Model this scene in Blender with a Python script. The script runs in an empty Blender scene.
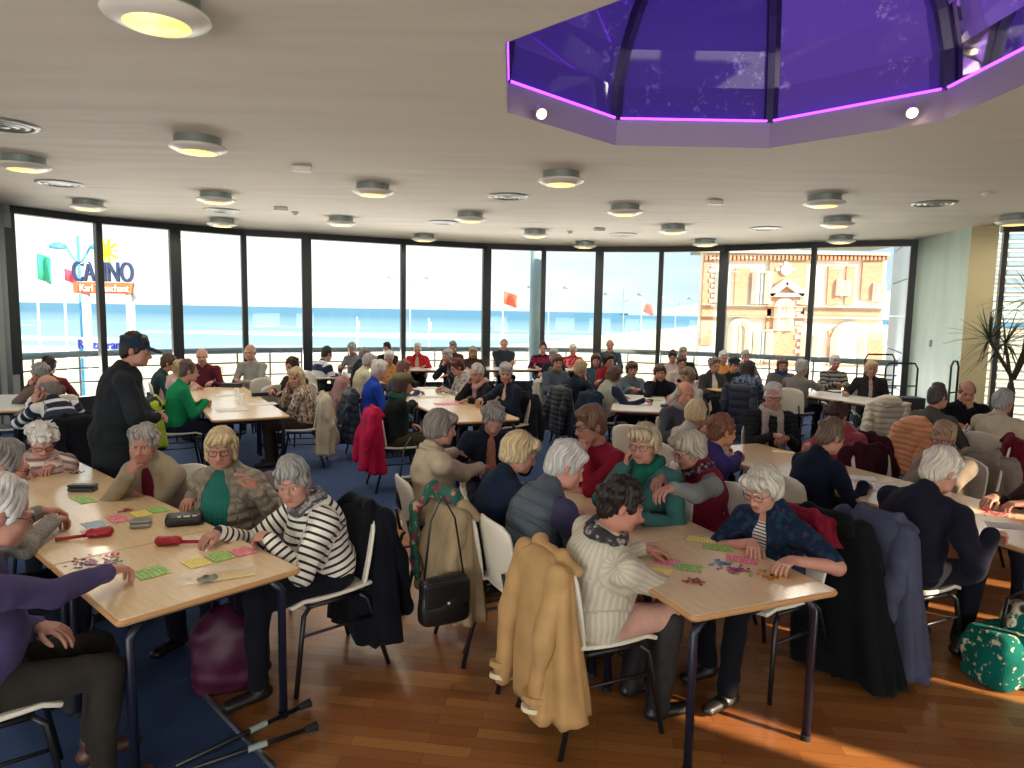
import bpy, math, random
import numpy as np
from mathutils import Matrix, Vector
from mathutils.geometry import tessellate_polygon

scene = bpy.context.scene
COL = scene.collection
PI = math.pi

# ------------------------------------------------------------------ camera
FPX, CAM_H = 690.0, 1.95
PITCH, ROLL = math.atan(73 / 690.0), math.radians(1.03)
_f = np.array([0, math.cos(PITCH), -math.sin(PITCH)])
_r0 = np.array([1.0, 0, 0]); _u0 = np.cross(_r0, _f)
_r = math.cos(ROLL) * _r0 + math.sin(ROLL) * _u0
_u = np.cross(_r, _f)
CAM = np.array([0, 0, CAM_H])
cam_data = bpy.data.cameras.new('camera')
cam_data.sensor_width = 36.0
cam_data.lens = FPX / 1024 * 36.0
cam_data.clip_end = 60000
cam = bpy.data.objects.new('camera', cam_data)
COL.objects.link(cam)
cam.matrix_world = Matrix(((_r[0], _u[0], -_f[0], 0), (_r[1], _u[1], -_f[1], 0), (_r[2], _u[2], -_f[2], CAM_H), (0, 0, 0, 1)))
scene.camera = cam

# ------------------------------------------------------------------ world, sun, exposure
scene.view_settings.view_transform = 'Standard'
scene.view_settings.look = 'None'
scene.view_settings.gamma = 1.0
scene.view_settings.use_curve_mapping = False
scene.view_settings.exposure = 0.80
scene.cycles.use_denoising = True
scene.cycles.max_bounces = 7
scene.cycles.diffuse_bounces = 4
scene.cycles.glossy_bounces = 3
scene.cycles.transparent_max_bounces = 12
scene.cycles.sample_clamp_indirect = 4.0
scene.cycles.caustics_reflective = False
scene.cycles.caustics_refractive = False

world = bpy.data.worlds.new('sky')
scene.world = world
world.use_nodes = True
wt = world.node_tree; wn = wt.nodes; wl = wt.links
wn.clear()
w_out = wn.new('ShaderNodeOutputWorld'); w_bg = wn.new('ShaderNodeBackground')
w_tc = wn.new('ShaderNodeTexCoord'); w_sep = wn.new('ShaderNodeSeparateXYZ')
wl.new(w_tc.outputs['Generated'], w_sep.inputs[0])
w_az = wn.new('ShaderNodeMapRange'); w_az.inputs[1].default_value = -0.35; w_az.inputs[2].default_value = 0.35
wl.new(w_sep.outputs[0], w_az.inputs[0])
w_hz = wn.new('ShaderNodeMix'); w_hz.data_type = 'RGBA'           # brighter sky towards the sun-lit sea on one side, pale blue on the other
w_hz.inputs[6].default_value = (.85, .87, .86, 1); w_hz.inputs[7].default_value = (0.40, 0.54, 0.585, 1)
wl.new(w_az.outputs[0], w_hz.inputs[0])
w_el = wn.new('ShaderNodeMapRange'); w_el.inputs[1].default_value = 0.02; w_el.inputs[2].default_value = 0.6
wl.new(w_sep.outputs[2], w_el.inputs[0])
w_zn = wn.new('ShaderNodeMix'); w_zn.data_type = 'RGBA'
w_zn.inputs[7].default_value = (0.45, 0.60, 0.78, 1)
wl.new(w_el.outputs[0], w_zn.inputs[0]); wl.new(w_hz.outputs[2], w_zn.inputs[6])
w_map = wn.new('ShaderNodeMapping'); w_map.inputs['Scale'].default_value = (2.2, 2.2, 9.0)
wl.new(w_tc.outputs['Generated'], w_map.inputs[0])
w_ns = wn.new('ShaderNodeTexNoise'); w_ns.inputs['Scale'].default_value = 2.2; w_ns.inputs['Detail'].default_value = 6
wl.new(w_map.outputs[0], w_ns.inputs[0])
w_cr = wn.new('ShaderNodeMapRange'); w_cr.inputs[1].default_value = 0.45; w_cr.inputs[2].default_value = 0.7
wl.new(w_ns.outputs[0], w_cr.inputs[0])
w_cl = wn.new('ShaderNodeMix'); w_cl.data_type = 'RGBA'
w_cl.inputs[7].default_value = (0.66, 0.70, 0.70, 1)
wl.new(w_cr.outputs[0], w_cl.inputs[0]); wl.new(w_zn.outputs[2], w_cl.inputs[6])
w_rear = wn.new('ShaderNodeMapRange'); w_rear.inputs[1].default_value = 0.15; w_rear.inputs[2].default_value = -0.9   # sky is brighter on the sun's side, behind the photographer
w_rear.inputs[3].default_value = 1.0; w_rear.inputs[4].default_value = 1.7
wl.new(w_sep.outputs[1], w_rear.inputs[0]); wl.new(w_rear.outputs[0], w_bg.inputs[1])
wl.new(w_cl.outputs[2], w_bg.inputs[0])
wl.new(w_bg.outputs[0], w_out.inputs[0])

sun_d = bpy.data.lights.new('sun', 'SUN'); sun_d.energy = 9.0; sun_d.angle = math.radians(0.6); sun_d.color = (1.0, 0.80, 0.58)
sun = bpy.data.objects.new('sun', sun_d); COL.objects.link(sun)
sun.rotation_euler = Vector((-0.80, 0.50, -0.40)).to_track_quat('-Z', 'Y').to_euler()

# added fill lamps in place of window light off the beach, lifting the ceiling
def daylight(name, loc, aim, sx_, sy_, watts, col, spread=115):
    d = bpy.data.lights.new(name, 'AREA'); d.shape = 'RECTANGLE'; d.size = sx_; d.size_y = sy_; d.energy = watts; d.color = col
    o = bpy.data.objects.new(name, d); COL.objects.link(o); o.location = loc
    d.spread = math.radians(spread)
    o.rotation_euler = (Vector(aim) - Vector(loc)).to_track_quat('-Z', 'Y').to_euler()
DAY = (1.0, 0.97, 0.92)
for x_, y_, tx, ty in ((-8.2, 13.2, -3.5, 7), (-3.6, 15.9, -1.5, 8), (1.0, 17.2, .8, 8), (5.8, 16.2, 3, 8)):
    daylight('window_daylight', (x_, y_, .45), (tx, ty, 4.0), 4.2, 1.2, 140, DAY, 150)
daylight('rear_fill', (-2.0, -2.9, .9), (-1.0, 4, 3.3), 7.0, 1.6, 100, DAY)  # added fill lamps standing before the unseen rear wall
daylight('rear_fill', (5.0, -2.9, .9), (3.0, 4, 3.3), 6.0, 1.6, 85, (1.0, .93, .84))

# ------------------------------------------------------------------ pixel <-> place helpers (photo frame 1024 x 768)
def ray(x, y): return _f + _r * (x - 512) / FPX - _u * (y - 384) / FPX
def atz(x, y, z):
    d = ray(x, y); return CAM + d * ((z - CAM_H) / d[2])
def aty(x, y, Y):
    d = ray(x, y); return CAM + d * (Y / d[1])

# ------------------------------------------------------------------ materials
def lin(h):
    if not isinstance(h, str): return tuple(h)
    h = h.lstrip('#'); c = [int(h[i:i + 2], 16) / 255 for i in (0, 2, 4)]
    return tuple(v / 12.92 if v <= 0.04045 else ((v + 0.055) / 1.055) ** 2.4 for v in c)

_mats = {}
def new_mat(name):
    m = bpy.data.materials.new(name); m.use_nodes = True
    nt = m.node_tree; b = nt.nodes['Principled BSDF']
    return m, nt, b
def N(nt, t, **kw):
    n = nt.nodes.new(t)
    for k, v in kw.items(): setattr(n, k, v)
    return n
def mixrgb(nt, fac, a, b, blend='MIX'):
    n = N(nt, 'ShaderNodeMix', data_type='RGBA', blend_type=blend)
    for i, v in ((0, fac), (6, a), (7, b)):
        if hasattr(v, 'links'): nt.links.new(v, n.inputs[i])
        elif i == 0: n.inputs[0].default_value = v
        else: n.inputs[i].default_value = (*v[:3], 1)
    return n.outputs[2]
def noise(nt, scale, detail=3, coord='Object', stretch=None, rough=0.55):
    tc = N(nt, 'ShaderNodeTexCoord'); src = tc.outputs[coord]
    if stretch:
        mp = N(nt, 'ShaderNodeMapping'); mp.inputs['Scale'].default_value = stretch
        nt.links.new(src, mp.inputs[0]); src = mp.outputs[0]
    n = N(nt, 'ShaderNodeTexNoise'); n.inputs['Scale'].default_value = scale; n.inputs['Detail'].default_value = detail
    n.inputs['Roughness'].default_value = rough
    nt.links.new(src, n.inputs[0]); return n.outputs[0]
def ramp(nt, src, lo, hi):
    m = N(nt, 'ShaderNodeMapRange'); m.inputs[1].default_value = lo; m.inputs[2].default_value = hi
    nt.links.new(src, m.inputs[0]); return m.outputs[0]
def bump(nt, b, src, strength=0.3, dist=0.01):
    n = N(nt, 'ShaderNodeBump'); n.inputs['Strength'].default_value = strength; n.inputs['Distance'].default_value = dist
    nt.links.new(src, n.inputs['Height']); nt.links.new(n.outputs[0], b.inputs['Normal'])
def plain(name, col, rough=0.5, metal=0.0, var=0.0, vscale=8.0, spec=0.5, emit=None, estr=0.0, coat=0.0):
    key = ('plain', name, str(col), rough, metal, var, estr)
    if key in _mats: return _mats[key]
    m, nt, b = new_mat(name); c = lin(col)
    b.inputs['Base Color'].default_value = (*c, 1); b.inputs['Roughness'].default_value = rough; b.inputs['Metallic'].default_value = metal
    b.inputs['Specular IOR Level'].default_value = spec
    if coat: b.inputs['Coat Weight'].default_value = coat
    if var:
        n = noise(nt, vscale, 4)
        o = mixrgb(nt, ramp(nt, n, 0.3, 0.7), tuple(v * (1 - var) for v in c), tuple(min(1, v * (1 + var)) for v in c))
        nt.links.new(o, b.inputs['Base Color'])
    if estr:
        b.inputs['Emission Color'].default_value = (*lin(emit or col), 1); b.inputs['Emission Strength'].default_value = estr
    _mats[key] = m; return m

def cloth(kind, c1, c2='#222222', per=0.05, c3=None):
    """fabric; patterns run along the limb through the stored 'weave' attribute (x round, y along, in metres)"""
    key = ('cloth', kind, c1, c2, per, c3)
    if key in _mats: return _mats[key]
    m, nt, b = new_mat(kind + '_fabric'); a, d = lin(c1), lin(c2)
    b.inputs['Roughness'].default_value = 0.92; b.inputs['Specular IOR Level'].default_value = 0.08
    try: b.inputs['Sheen Weight'].default_value = 0.03
    except Exception: pass
    at = N(nt, 'ShaderNodeAttribute', attribute_name='weave'); sep = N(nt, 'ShaderNodeSeparateXYZ')
    nt.links.new(at.outputs['Vector'], sep.inputs[0])
    def wave(src, p, duty):
        mul = N(nt, 'ShaderNodeMath', operation='MULTIPLY'); mul.inputs[1].default_value = 1 / p; nt.links.new(src, mul.inputs[0])
        fr = N(nt, 'ShaderNodeMath', operation='FRACT'); nt.links.new(mul.outputs[0], fr.inputs[0])
        lt = N(nt, 'ShaderNodeMath', operation='LESS_THAN'); lt.inputs[1].default_value = duty; nt.links.new(fr.outputs[0], lt.inputs[0])
        return lt.outputs[0], fr.outputs[0]
    fine = noise(nt, 140, 2); big = noise(nt, 7, 3)
    base = mixrgb(nt, ramp(nt, big, 0.3, 0.7), tuple(v * 0.82 for v in a), tuple(min(1, v * 1.15) for v in a))
    hsrc = fine
    if kind == 'stripe':
        s, _ = wave(sep.outputs[1], per, 0.36); base = mixrgb(nt, s, base, d)
    elif kind == 'stripes3':
        s, _ = wave(sep.outputs[1], per, 0.4); s2, _ = wave(sep.outputs[1], per * 2.7, 0.18)
        base = mixrgb(nt, s, base, d); base = mixrgb(nt, s2, base, lin(c3 or '#885566'))
    elif kind == 'check':
        s, _ = wave(sep.outputs[1], per, 0.3); s2, _ = wave(sep.outputs[0], per, 0.3)
        base = mixrgb(nt, s, base, tuple((x + y) / 2 for x, y in zip(a, d))); base = mixrgb(nt, s2, base, d)
        n = noise(nt, 30, 2); base = mixrgb(nt, ramp(nt, n, 0.5, 0.62), base, lin(c3) if c3 else d)
    elif kind in ('knit', 'cable'):
        _, fr = wave(sep.outputs[0], per, 0.5)
        pp = N(nt, 'ShaderNodeMath', operation='PINGPONG'); pp.inputs[1].default_value = 0.5; nt.links.new(fr, pp.inputs[0])
        _, fr2 = wave(sep.outputs[1], per * 0.7, 0.5)
        pp2 = N(nt, 'ShaderNodeMath', operation='PINGPONG'); pp2.inputs[1].default_value = 0.35; nt.links.new(fr2, pp2.inputs[0])
        ad = N(nt, 'ShaderNodeMath', operation='ADD'); nt.links.new(pp.outputs[0], ad.inputs[0]); k2 = N(nt, 'ShaderNodeMath', operation='MULTIPLY'); k2.inputs[1].default_value = .25 if kind == 'cable' else 1.0; nt.links.new(pp2.outputs[0], k2.inputs[0]); nt.links.new(k2.outputs[0], ad.inputs[1])
        hsrc = ad.outputs[0]
        base = mixrgb(nt, ramp(nt, hsrc, 0.1, 0.75), tuple(v * 0.72 for v in a), a)
    elif kind == 'quilt':
        _, fr = wave(sep.outputs[1], per, 0.5)
        pp = N(nt, 'ShaderNodeMath', operation='PINGPONG'); pp.inputs[1].default_value = 0.5; nt.links.new(fr, pp.inputs[0])
        pw = N(nt, 'ShaderNodeMath', operation='POWER'); pw.inputs[1].default_value = 0.4; nt.links.new(pp.outputs[0], pw.inputs[0])
        hsrc = pw.outputs[0]
        b.inputs['Roughness'].default_value = 0.55; b.inputs['Specular IOR Level'].default_value = 0.3
        seam = ramp(nt, hsrc, .35, .75)
        if c3:
            _, fq = wave(sep.outputs[0], per, 0.5); p2 = N(nt, 'ShaderNodeMath', operation='PINGPONG'); p2.inputs[1].default_value = 0.5; nt.links.new(fq, p2.inputs[0])
            mn = N(nt, 'ShaderNodeMath', operation='MINIMUM'); nt.links.new(seam, mn.inputs[0]); nt.links.new(ramp(nt, p2.outputs[0], .0, .12), mn.inputs[1]); seam = mn.outputs[0]; hsrc = seam
        base = mixrgb(nt, seam, tuple(v * (.66 if c3 else .82) for v in a), base)  # seam creases darkened in the colour, like shade in the quilting
    elif kind == 'floral':
        tc = N(nt, 'ShaderNodeTexCoord'); vo = N(nt, 'ShaderNodeTexVoronoi'); vo.inputs['Scale'].default_value = 1 / per
        nt.links.new(tc.outputs['Object'], vo.inputs[0])
        lt = ramp(nt, vo.outputs['Distance'], 0.42, 0.30)
        n = noise(nt, 25, 3); base = mixrgb(nt, lt, base, d)
        base = mixrgb(nt, ramp(nt, n, 0.58, 0.66), base, lin(c3 or c2))
    elif kind == 'melange':
        n = noise(nt, 260, 2); base = mixrgb(nt, ramp(nt, n, 0.42, 0.6), base, d)
    nt.links.new(base, b.inputs['Base Color'])
    bump(nt, b, hsrc, 0.55 if kind in ('knit', 'cable', 'quilt') else 0.25, 0.022 if kind in ('quilt',) else 0.008)
    _mats[key] = m; return m

def skin_mat(col):
    key = ('skin', col)
    if key in _mats: return _mats[key]
    m, nt, b = new_mat('skin'); c = lin(col)
    n = noise(nt, 22, 4)
    o = mixrgb(nt, ramp(nt, n, 0.35, 0.7), (c[0] * .95, c[1] * .82, c[2] * .8), c)
    nt.links.new(o, b.inputs['Base Color']); b.inputs['Roughness'].default_value = 0.5
    b.inputs['Specular IOR Level'].default_value = 0.35
    n2 = noise(nt, 120, 3); bump(nt, b, n2, 0.2, 0.003)
    _mats[key] = m; return m
def hair_mat(c1, c2=None):
    key = ('hair', c1, c2)
    if key in _mats: return _mats[key]
    m, nt, b = new_mat('hair'); a = lin(c1); d = lin(c2) if c2 else tuple(v * 0.45 for v in a)
    at = N(nt, 'ShaderNodeAttribute', attribute_name='weave'); mp = N(nt, 'ShaderNodeMapping'); mp.inputs['Scale'].default_value = (60, 5, 1)
    nt.links.new(at.outputs['Vector'], mp.inputs[0])
    n = N(nt, 'ShaderNodeTexNoise'); n.inputs['Scale'].default_value = 1.6; n.inputs['Detail'].default_value = 4
    nt.links.new(mp.outputs[0], n.inputs[0])
    big = noise(nt, 14, 3)
    o = mixrgb(nt, ramp(nt, n.outputs[0], 0.36, 0.62), d, a)
    o = mixrgb(nt, ramp(nt, big, 0.55, 0.75), o, tuple(v * .7 for v in a))
    nt.links.new(o, b.inputs['Base Color']); b.inputs['Roughness'].default_value = 0.5; b.inputs['Specular IOR Level'].default_value = 0.35
    bump(nt, b, n.outputs[0], 0.8, 0.006)
    _mats[key] = m; return m

# ------------------------------------------------------------------ objects
def tag(o, label=None, cat=None, group=None, kind=None):
    if label: o['label'] = label
    if cat: o['category'] = cat
    if group: o['group'] = group
    if kind: o['kind'] = kind
    return o
def empty(name, loc=(0, 0, 0), rz=0.0):
    o = bpy.data.objects.new(name, None); COL.objects.link(o)
    o.location = loc; o.rotation_euler = (0, 0, rz); o.empty_display_size = 0.1; return o
def copy_tree(o, parent=None):
    c = o.copy(); COL.objects.link(c); c.parent = parent
    if parent: c.matrix_parent_inverse = o.matrix_parent_inverse.copy()
    for ch in o.children: copy_tree(ch, c)
    return c
def mesh_obj(name, V, F, mats, parent=None, loc=None, rz=0.0, mi=None, smooth=True, weave=None):
    me = bpy.data.meshes.new(name)
    if isinstance(F, np.ndarray) and F.ndim == 2:
        V = np.asarray(V, np.float32); n, k = F.shape
        me.vertices.add(len(V)); me.vertices.foreach_set('co', V.ravel())
        me.loops.add(n * k); me.loops.foreach_set('vertex_index', F.astype(np.int32).ravel())
        me.polygons.add(n); me.polygons.foreach_set('loop_start', np.arange(0, n * k, k, dtype=np.int32))
        me.update(calc_edges=True)
    else:
        me.from_pydata([tuple(map(float, v)) for v in V], [], [tuple(map(int, f)) for f in F])
    n = len(me.polygons)
    me.polygons.foreach_set('use_smooth', np.full(n, smooth, dtype=bool))
    if not isinstance(mats, (list, tuple)): mats = [mats]
    for m in mats: me.materials.append(m)
    if mi is not None: me.polygons.foreach_set('material_index', np.asarray(mi, np.int32))
    if weave is not None:
        at = me.attributes.new('weave', 'FLOAT_VECTOR', 'POINT'); at.data.foreach_set('vector', np.asarray(weave, np.float32).ravel())
    me.update()
    o = bpy.data.objects.new(name, me); COL.objects.link(o)
    if parent: o.parent = parent
    if loc is not None: o.location = loc
    if rz: o.rotation_euler = (0, 0, rz)
    return o
def unit(v):
    v = np.asarray(v, float); return v / (np.linalg.norm(v) + 1e-12)
class MB:
    """collects shapes, links them as ONE mesh object"""
    def __init__(s): s.v, s.f, s.m = [], [], []
    def add(s, V, F, mi=0):
        k = len(s.v); s.v += [tuple(map(float, p)) for p in V]
        s.f += [tuple(int(i) + k for i in f) for f in F]; s.m += [mi] * len(F); return s
    def box(s, c, d, rz=0.0, mi=0, ax=None):
        hx, hy, hz = d[0] / 2, d[1] / 2, d[2] / 2
        P = np.array([(x, y, z) for x in (-hx, hx) for y in (-hy, hy) for z in (-hz, hz)])
        if ax is not None: P = P @ np.array(ax)
        elif rz:
            ca, sa = math.cos(rz), math.sin(rz); P = P @ np.array([[ca, sa, 0], [-sa, ca, 0], [0, 0, 1]])
        return s.add(P + np.array(c), [(0, 1, 3, 2), (4, 6, 7, 5), (0, 4, 5, 1), (2, 3, 7, 6), (0, 2, 6, 4), (1, 5, 7, 3)], mi)
    def bar(s, a, b, w, h, mi=0):
        a, b = np.array(a, float), np.array(b, float); L = np.linalg.norm(b - a); t = unit(b - a)
        r = unit(np.cross(t, (0, 0, 1))) if abs(t[2]) < 0.99 else np.array([1.0, 0, 0]); u = np.cross(r, t)
        return s.box((a + b) / 2, (L, w, h), ax=[t, r, u], mi=mi)
    def prism(s, poly, z0, z1, mi=0):
        n = len(poly); V = [(x, y, z0) for x, y in poly] + [(x, y, z1) for x, y in poly]
        F = [tuple(range(n - 1, -1, -1)), tuple(range(n, 2 * n))] + [(i, (i + 1) % n, n + (i + 1) % n, n + i) for i in range(n)]
        return s.add(V, F, mi)
    def rings(s, R, closed=True, cap=True, mi=0):
        n = len(R[0]); V = [p for r in R for p in r]; F = []
        for i in range(len(R) - 1):
            for j in range(n if closed else n - 1):
                a, b = i * n + j, i * n + (j + 1) % n; F.append((a, b, b + n, a + n))
        if cap:
            F.append(tuple(range(n - 1, -1, -1))); k = (len(R) - 1) * n; F.append(tuple(range(k, k + n)))
        return s.add(V, F, mi)
    def tube(s, P, r, n=8, mi=0, flat=1.0, closed=False):
        P = [np.array(p, float) for p in P]; m = len(P)
        rr = r if isinstance(r, (list, tuple)) else [r] * m
        up = None; R = []
        for i in range(m):
            t = unit((P[(i + 1) % m] if closed else P[min(i + 1, m - 1)]) - (P[i - 1] if closed else P[max(i - 1, 0)]))
            if up is None:
                up = np.array([0, 0, 1.0]) if abs(t[2]) < 0.9 else np.array([1.0, 0, 0])
            e = unit(np.cross(t, up)); up = np.cross(e, t)
            R.append([P[i] + rr[i] * (math.cos(2 * PI * j / n) * e + flat * math.sin(2 * PI * j / n) * up) for j in range(n)])
        if closed: return s.rings(R + [R[0]], cap=False, mi=mi)
        return s.rings(R, mi=mi)
    def lathe(s, prof, c=(0, 0, 0), n=32, mi=0, cap=True):
        return s.rings([[(c[0] + r * math.cos(2 * PI * j / n), c[1] + r * math.sin(2 * PI * j / n), c[2] + z) for j in range(n)] for r, z in prof], cap=cap, mi=mi)
    def ball(s, c, r, n=12, mi=0):
        r = np.array(r if isinstance(r, (tuple, list)) else (r, r, r)); m = n // 2 + 1
        return s.rings([[np.array(c) + r * (math.sin(a) * math.cos(2 * PI * j / n), math.sin(a) * math.sin(2 * PI * j / n), -math.cos(a)) for j in range(n)]
                        for a in [max(0.03, min(PI - 0.03, PI * i / (m - 1))) for i in range(m)]], mi=mi)
    def build(s, name, mats, parent=None, loc=None, rz=0.0, smooth=False, bevel=0.0, seg=2, subsurf=0):
        o = mesh_obj(name, s.v, s.f, mats, parent, loc, rz, s.m, smooth)
        if bevel:
            b = o.modifiers.new('bevel', 'BEVEL'); b.width = bevel; b.segments = seg; b.limit_method = 'ANGLE'
        if subsurf:
            b = o.modifiers.new('sub', 'SUBSURF'); b.levels = b.render_levels = subsurf
        if smooth == 'auto': pass
        return o
# ------------------------------------------------------------------ smooth-union solids, meshed into one continuous surface
EDGES = []
for _a in range(8):
    for _b in range(_a + 1, 8):
        if bin(_a ^ _b).count('1') == 1: EDGES.append((_a, _b))
CORN = np.array([(i & 1, (i >> 1) & 1, (i >> 2) & 1) for i in range(8)])
def surface_nets(d, o, h):
    s = d < 0; nx, ny, nz = d.shape
    cnt = np.zeros((nx - 1, ny - 1, nz - 1), np.uint8)
    for i, j, k in CORN: cnt += s[i:nx - 1 + i, j:ny - 1 + j, k:nz - 1 + k]
    idx = np.argwhere((cnt > 0) & (cnt < 8)); n = len(idx)
    ids = np.full(cnt.shape, -1, np.int32); ids[idx[:, 0], idx[:, 1], idx[:, 2]] = np.arange(n)
    cv = [d[idx[:, 0] + c[0], idx[:, 1] + c[1], idx[:, 2] + c[2]] for c in CORN]
    acc = np.zeros((n, 3)); w = np.zeros(n)
    for a, b in EDGES:
        m = (cv[a] < 0) != (cv[b] < 0); den = cv[a] - cv[b]; t = np.where(m, cv[a] / np.where(m, den, 1), 0)
        acc += np.where(m[:, None], CORN[a] + t[:, None] * (CORN[b] - CORN[a]), 0); w += m
    V = o + h * (idx + acc / w[:, None])
    Fs = []
    for ax in range(3):
        u, v = (ax + 1) % 3, (ax + 2) % 3
        sl0 = [slice(None)] * 3; sl1 = [slice(None)] * 3
        sl0[ax] = slice(0, -1); sl1[ax] = slice(1, None)
        for q in (u, v): sl0[q] = slice(1, -1); sl1[q] = slice(1, -1)
        a, b = s[tuple(sl0)], s[tuple(sl1)]
        e = np.argwhere(a != b)
        if not len(e): continue
        ins = a[e[:, 0], e[:, 1], e[:, 2]]
        g = e.copy(); g[:, u] += 1; g[:, v] += 1
        def cell(du, dv):
            c = g.copy(); c[:, u] += du; c[:, v] += dv; return ids[c[:, 0], c[:, 1], c[:, 2]]
        q = np.stack([cell(-1, -1), cell(0, -1), cell(0, 0), cell(-1, 0)], 1)
        q[~ins] = q[~ins][:, ::-1]; Fs.append(q)
    return V, np.concatenate(Fs)

class Field:
    def __init__(s): s.P = []
    def cap(s, a, b, ra, rb=None, k=0.02, flat=None, cut=False, bone=None):
        a = np.array(a, float); b = np.array(b, float); rb = ra if rb is None else rb
        if np.linalg.norm(b - a) < 1e-5: b = a + np.array([0, 0, 1e-4])
        R = max(ra, rb); s.P.append(('c', (a, b, ra, rb, flat), k, cut, np.minimum(a, b) - R, np.maximum(a, b) + R, bone)); return s
    def ell(s, c, r, R=None, k=0.02, cut=False, bone=None):
        c = np.array(c, float); r = np.array(r, float); R = np.eye(3) if R is None else np.asarray(R)
        e = np.sqrt(((R * r[None, :]) ** 2).sum(1)) if R is not None else r
        s.P.append(('e', (c, r, R), k, cut, c - e, c + e, bone)); return s
    def slab(s, c, half, rnd, R=None, k=0.01, cut=False, bone=None):
        c = np.array(c, float); half = np.array(half, float); R = np.eye(3) if R is None else np.asarray(R)
        e = np.abs(R) @ half + rnd
        s.P.append(('b', (c, half, rnd, R), k, cut, c - e, c + e, bone)); return s
    @staticmethod
    def dist(p, X, Y, Z):
        kind, q = p[0], p[1]
        if kind == 'c':
            a, b, ra, rb, flat = q; ba = b - a; bb = ba @ ba
            x, y, z = X - a[0], Y - a[1], Z - a[2]
            t = np.clip((x * ba[0] + y * ba[1] + z * ba[2]) / bb, 0, 1)
            x = x - t * ba[0]; y = y - t * ba[1]; z = z - t * ba[2]
            d2 = x * x + y * y + z * z
            if flat is not None:
                n, sc = flat; dn = x * n[0] + y * n[1] + z * n[2]; d2 = d2 + dn * dn * (1 / sc ** 2 - 1)
            return np.sqrt(np.maximum(d2, 0)) - (ra + (rb - ra) * t)
        if kind == 'e':
            c, r, R = q; x, y, z = X - c[0], Y - c[1], Z - c[2]
            l = [R[0, i] * x + R[1, i] * y + R[2, i] * z for i in range(3)]
            k0 = np.sqrt(sum((l[i] / r[i]) ** 2 for i in range(3))); k1 = np.sqrt(sum((l[i] / r[i] ** 2) ** 2 for i in range(3)))
            return k0 * (k0 - 1) / np.maximum(k1, 1e-6)
        c, half, rnd, R = q; x, y, z = X - c[0], Y - c[1], Z - c[2]
        l = [np.abs(R[0, i] * x + R[1, i] * y + R[2, i] * z) - half[i] for i in range(3)]
        out = np.sqrt(sum(np.maximum(v, 0) ** 2 for v in l)); ins = np.minimum(np.maximum(np.maximum(l[0], l[1]), l[2]), 0)
        return out + ins - rnd
    def mesh(s, h):
        add = [p for p in s.P if not p[3]]
        lo = np.min([p[4] for p in add], 0) - 3 * h - 0.01; hi = np.max([p[5] for p in add], 0) + 3 * h + 0.01
        n = np.ceil((hi - lo) / h).astype(int) + 1
        d = np.full(n, 0.2, np.float32)
        ax = [(lo[i] + h * np.arange(n[i])).astype(np.float32) for i in range(3)]
        for p in s.P:
            k = p[2]; m = k + 2.5 * h
            i0 = np.clip(np.floor((p[4] - m - lo) / h).astype(int), 0, n); i1 = np.clip(np.ceil((p[5] + m - lo) / h).astype(int) + 1, 0, n)
            if np.any(i1 <= i0): continue
            X = ax[0][i0[0]:i1[0], None, None]; Y = ax[1][None, i0[1]:i1[1], None]; Z = ax[2][None, None, i0[2]:i1[2]]
            e = s.dist(p, X, Y, Z).astype(np.float32); sl = tuple(slice(i0[i], i1[i]) for i in range(3)); c = d[sl]
            kk = max(k, 1e-5)
            if p[3]:
                q = np.clip(0.5 - 0.5 * (c + e) / kk, 0, 1); d[sl] = c + (-e - c) * q + kk * q * (1 - q)
            else:
                q = np.clip(0.5 + 0.5 * (c - e) / kk, 0, 1); d[sl] = c + (e - c) * q - kk * q * (1 - q)
        return surface_nets(d, lo, h)
    def weave(s, V):
        best = np.full(len(V), 1e9); out = np.zeros((len(V), 3))
        off = 0.0
        for p in s.P:
            if p[6] is None or p[0] != 'c': continue
            a, b, ra, rb, _ = p[1]; t0, up = p[6]
            d = s.dist(p, V[:, 0], V[:, 1], V[:, 2]); ba = b - a; L = np.linalg.norm(ba); u = ba / L
            e1 = unit(np.cross(u, up)); e2 = np.cross(u, e1); q = V - a
            ang = np.arctan2(q @ e1, q @ e2); m = d < best; best = np.where(m, d, best)
            w = np.stack([ang * 0.5 * (ra + rb), t0 + q @ u, np.zeros(len(V))], 1); out[m] = w[m]
        return out
def vnormals(V, F):
    n = np.cross(V[F[:, 2]] - V[F[:, 0]], V[F[:, 3]] - V[F[:, 1]]); out = np.zeros_like(V)
    for i in range(4): np.add.at(out, F[:, i], n)
    return out / (np.linalg.norm(out, axis=1, keepdims=True) + 1e-12)
def wrinkle(V, F, amp, freq, seed, dirs=None):
    r = np.random.RandomState(seed); nrm = vnormals(V, F); a = np.zeros(len(V))
    for i in range(4):
        d = r.normal(size=3); d /= np.linalg.norm(d); e = r.normal(size=3)
        a += np.sin(V @ d * freq * (0.7 + 0.5 * i) + 2.2 * np.sin(V @ e * freq * 0.45 + r.rand() * 6) + r.rand() * 6) / (1 + 0.5 * i)
    return V + nrm * (amp * a * 0.6)[:, None]
def rot(yaw=0, pitch=0, roll=0):
    """columns = right, forward, up of a frame turned by yaw (left +), nodded by pitch (down +), tilted by roll"""
    y, p, r = math.radians(yaw), math.radians(pitch), math.radians(roll)
    Rz = np.array([[math.cos(y), -math.sin(y), 0], [math.sin(y), math.cos(y), 0], [0, 0, 1]])
    Rx = np.array([[1, 0, 0], [0, math.cos(p), math.sin(p)], [0, -math.sin(p), math.cos(p)]])
    Ry = np.array([[math.cos(r), 0, math.sin(r)], [0, 1, 0], [-math.sin(r), 0, math.cos(r)]])
    return Rz @ Rx @ Ry
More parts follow.
